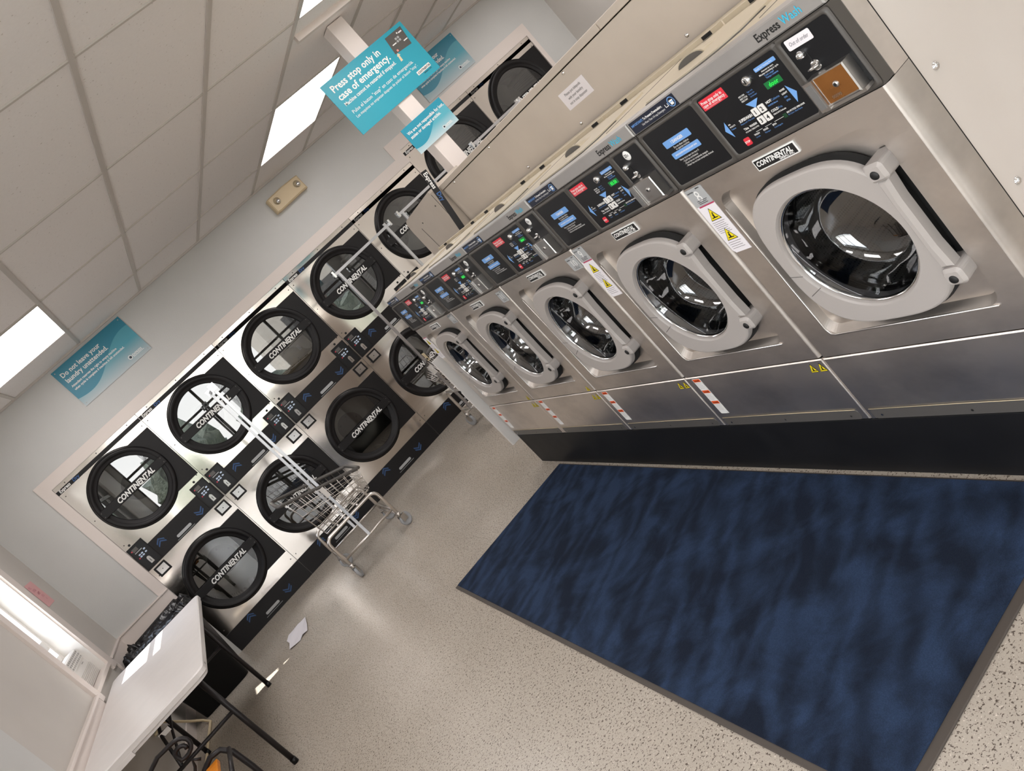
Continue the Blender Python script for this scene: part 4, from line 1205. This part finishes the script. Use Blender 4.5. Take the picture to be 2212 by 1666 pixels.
for k, (sc, zz) in enumerate(((1.07, .56), (1.09, .66), (1.02, .71), (.93, .70), (.84, .63), (.6, .56), (.2, .55))):
    loops.append([(a * sc + rnd.uniform(-.012, .012), b_ * sc + rnd.uniform(-.012, .012), zz + rnd.uniform(-.018, .018) + (.02 * sin(i * 1.7) if 0 < k < 4 else 0)) for i, (a, b_) in enumerate(P_)])
for a, b_ in zip(loops[:-1], loops[1:]): m.wall_loop(a, b_, BAG, True)
m.build('bin_bag', bn)
m = MB()
for i in range(26):
    x, y = rnd.uniform(-.17, .2), rnd.uniform(-.13, .13); z = .57 + rnd.uniform(0, .07); s_ = rnd.uniform(.02, .05)
    m.M = Matrix.Translation((x, y, z)) @ Matrix.Rotation(rnd.uniform(0, 6), 4, 'Z') @ Matrix.Rotation(rnd.uniform(-1, 1), 4, 'X')
    m.add([(-s_, -s_ * .6, 0), (s_, -s_ * .5, .01), (s_ * .8, s_ * .6, -.005), (-s_, s_ * .5, .008), (0, 0, .02)], [(0, 1, 4), (1, 2, 4), (2, 3, 4), (3, 0, 4)], rnd.choice([CL, BAG, GREYD, MATEDGE]))
o = m.build('rubbish', bn); o['kind'] = 'stuff'

# drain hose on the floor
m = MB(); m.tube([(-1.345, 5.5, .35), (-1.34, 5.8, .32), (-1.3, 6.1, .12), (-1.27, 6.22, .03), (-1.22, 6.1, .012), (-1.25, 5.8, .012), (-1.29, 5.3, .012)], .009, TAN, 8)
o = m.build('drain_hose'); tag(o, 'thin cream drain hose along the wall under the table', 'hose')
# crumpled sheet on floor
m = MB(); rnd = random.Random(5); pts = []
for i in range(5):
    for j in range(4): pts.append((-.52 + i * .045 + rnd.uniform(-.012, .012) + j * .012, 5.78 + j * .11 + rnd.uniform(-.02, .02), .002 + abs(rnd.uniform(0, .012))))
m.add(pts, [(i * 4 + j, i * 4 + j + 1, i * 4 + j + 5, i * 4 + j + 4) for i in range(4) for j in range(3)], PAPER)
o = m.build('dryer_sheet'); tag(o, 'crumpled white dryer sheet lying on the floor by the dryers', 'dryer sheet')

# ------------------------------------------------------------------ iron scroll stool
ch = thing('scroll_chair', 'black wrought iron scroll chair with orange wood slats under the table', 'chair', (-.95, 3.72, 0))


def P3(u, z, y=0): return (u, y, z)


m = MB()
sp = []
for i in range(40):      # curl at the top
    t_ = i / 39; a = radians(200) - t_ * radians(560); rr_ = .048 * (1 - .80 * t_); sp.append(P3(.095 - .0 + rr_ * cos(a) - .0, .56 + rr_ * sin(a) + .0))
back = [P3(-.16, .575), P3(-.10, .60), P3(-.03, .625), P3(.02, .63), P3(.05, .615)]
pth = [P3(-.2, .545), P3(-.1, .605), P3(-.02, .632), P3(.04, .628)] + [P3(.05 + .05 * cos(a), .585 + .042 * sin(a)) for a in [radians(80 - i * 22) for i in range(10)]] + [P3(.05 + .026 * cos(a), .575 + .02 * sin(a)) for a in [radians(-150 - i * 30) for i in range(9)]]
m.tube(pth, .010, IRON, 8)
lo_ = [P3(-.06 + .115 * cos(a), .535 + .095 * sin(a)) for a in [radians(150 + i * 18) for i in range(12)]]
m.tube([P3(-.12, .60)] + lo_ + [P3(.075, .49)], .007, IRON, 8)
m.build('back_scroll', ch)
m = MB(); fr_ = [P3(.0, .40), P3(.05, .445), P3(.10, .465), P3(.145, .455), P3(.17, .41), P3(.175, .30), P3(.17, .0)]
m.tube(fr_, .013, IRON, 8); m.tube([P3(-.02, .43, .0), P3(.03, .0, .02)], .011, IRON, 8); m.tube([P3(-.02, .43, -.32), P3(-.02, .0, -.34)], .011, IRON, 8); m.tube([P3(.17, .41, -.32), P3(.17, .0, -.34)], .011, IRON, 8)
m.tube([P3(-.02, .43), P3(-.02, .43, -.32)], .01, IRON, 8); m.tube([P3(.17, .43), P3(.17, .43, -.32)], .01, IRON, 8)
m.build('iron_frame', ch)
for i in range(2):
    m = MB(); m.box(.055 - i * .075, .115 - i * .075, -.34, -.012, .425 - .006 * i, .445 - .006 * i, WOODO); m.build('seat_slat', ch, bevel=.003)


# ------------------------------------------------------------------ laundry carts
def make_cart():
    r = thing('laundry_cart', '', 'laundry cart', (0, 0, 0), 0, 'wire laundry carts with hanging racks')
    # local frame: x 0..0.5 (handle end at x=0), y -0.26..0.26
    b_ = MB()
    for y in (-.26, .26):
        arc = [(.0, y, .10), (.0, y, .30)] + [(.05 - .05 * cos(a), y, .31 + .05 * sin(a)) for a in [i * pi / 12 for i in range(1, 7)]] + [(.40, y, .36)] + [(.42 + .05 * sin(a), y, .31 + .05 * cos(a)) for a in [i * pi / 12 for i in range(0, 7)]] + [(.47, y, .10)]
        b_.tube(arc, .0125, WIRE, 10)
        b_.tube([(0, y, .17), (.47, y, .17)], .009, WIRE, 8)
    for x in (0, .47): b_.tube([(x, -.26, .17), (x, .26, .17)], .009, WIRE, 8); b_.tube([(x, -.26, .12), (x, .26, .12)], .009, WIRE, 8)
    for x in (.14, .33): b_.tube([(x, -.26, .36), (x, .26, .36)], .008, WIRE, 8)
    b_.build('base_frame', r)
    k = MB(); wr = .0018
    # basket: rim slopes from the handle end down
    def rim(t_): return .735 - .19 * t_      # t along x
    xa, xb, ba, bb, yr, yb_ = .0, .50, .05, .47, .28, .21
    def side(t_, s_, q): # t along x 0..1, q 0 top ..1 bottom, side s
        return ((xa + (xb - xa) * t_) * (1 - q) + (ba + (bb - ba) * t_) * q, s_ * (yr * (1 - q) + yb_ * q), rim(t_) * (1 - q) + .385 * q)
    for s_ in (-1, 1):
        for i in range(11): k.tube([side(i / 10, s_, 0), side(i / 10, s_, 1)], wr, WIRE, 5)
        for q in (.22, .42, .62, .82, 1.0): k.tube([side(0, s_, q), side(1, s_, q)], wr * (1.6 if q in (.42, 1.0) else 1), WIRE, 5)
    for e_ in (0, 1):
        for i in range(11):
            t2 = -1 + 2 * i / 10; a_ = side(e_, 1, 0); c2 = side(e_, 1, 1); k.tube([(a_[0], t2 * yr, a_[2]), (c2[0], t2 * yb_, c2[2])], wr, WIRE, 5)
        for q in (.22, .42, .62, .82, 1.0): k.tube([side(e_, -1, q), side(e_, 1, q)], wr * (1.6 if q == .42 else 1), WIRE, 5)
    for i in range(9): x = ba + (bb - ba) * i / 8; k.tube([(x, -yb_, .385), (x, yb_, .385)], wr, WIRE, 5)
    for i in range(7): y = -yb_ + 2 * yb_ * i / 6; k.tube([(ba, y, .385), (bb, y, .385)], wr, WIRE, 5)
    k.tube([(.05, -.22, .382), (.45, -.22, .382), (.45, .22, .382), (.05, .22, .382)], .006, WIRE, 6, closed=True)
    k.build('basket', r)
    h_ = MB(); h_.tube([(.0, -.27, .74), (-.03, -.25, .752), (-.045, -.2, .757), (-.045, .2, .757), (-.03, .25, .752), (0, .27, .74), (.5, .27, .55), (.515, .24, .545), (.515, -.24, .545), (.5, -.27, .55)], .013, GREYD, 10, closed=True)
    h_.build('rim_handle', r)
    ra = MB(); s_ = .010
    for y, zt2 in ((-.262, 1.64), (.262, 1.60)): ra.box(.235 - s_, .235 + s_, y - s_, y + s_, .17, zt2, RACK)
    ra.box(.235 - s_, .235 + s_, -.31, .31, 1.60, 1.62, RACK)
    for y in (-.3, .3): ra.box(.235 - .022, .235 + .022, y - .008, y + .008, 1.59, 1.64, CHROME)
    ra.build('hanging_rack', r)
    cl_ = MB()
    for y in (-.27, .27): cl_.box(.22, .25, y - .016, y + .016, .56, .64, PLASW)
    cl_.build('rack_clamp', r)
    for x in (.0, .47):
        for y, a in ((-.26, .5 if x else 1.3), (.26, .3)):
            c_ = MB(); c_.M = Matrix.Translation((x, y, 0)) @ Matrix.Rotation(a, 4, 'Z')
            c_.tube([(0, 0, .095), (0, 0, .125)], .014, WIRE, 10); c_.box(-.018, .03, -.017, -.013, .045, .1, STEELP); c_.box(-.018, .03, .013, .017, .045, .1, STEELP); c_.box(-.018, .02, -.017, .017, .096, .1, STEELP)
            w_ = c_.build('caster', r)
            q_ = MB(); q_.M = Matrix.Translation((x, y, 0)) @ Matrix.Rotation(a, 4, 'Z'); q_.lathe([(0, -.011), (.036, -.011), (.038, -.012), (.048, -.010), (.05, -.005), (.05, .005), (.048, .01), (.038, .012), (0, .011)], .018, .0505, mat('wheel_grey', hexc('a3a5a8'), .5) if 'wheel_grey' not in MATS else MATS['wheel_grey'], 28)
            q_.build('wheel', w_)
    return r


cart0 = make_cart(); cart0.location = (.155, 5.90, 0); cart0['label'] = 'wire laundry cart standing in the open in front of the dryers'
spots = [(1.90, 5.73, pi / 2, 'wire laundry cart half hidden behind the farthest washer'), (2.60, 5.73, pi / 2, 'laundry cart behind the washers, its rack crossing the fifth dryer'), (3.47, 5.73, pi / 2, 'laundry cart behind the bulkhead, only its hanging rod showing')]
for x, y, a, lb in spots:
    c_ = copy_tree(cart0); c_.location = (x, y, 0); c_.rotation_euler = (0, 0, a); c_['label'] = lb
for o in bpy.data.objects:
    if o.name.startswith('laundry_cart') and (o.location.x - spots[0][0]) ** 2 < 1e-6:
        m = MB(); m.box(.02, .08, .284, .288, .69, .76, TAN); m.box(.03, .07, .288, .2885, .70, .715, INK); t_ = m.build('cream_tag', o); t_['label'] = 'cream paper tag on the basket side'
        break
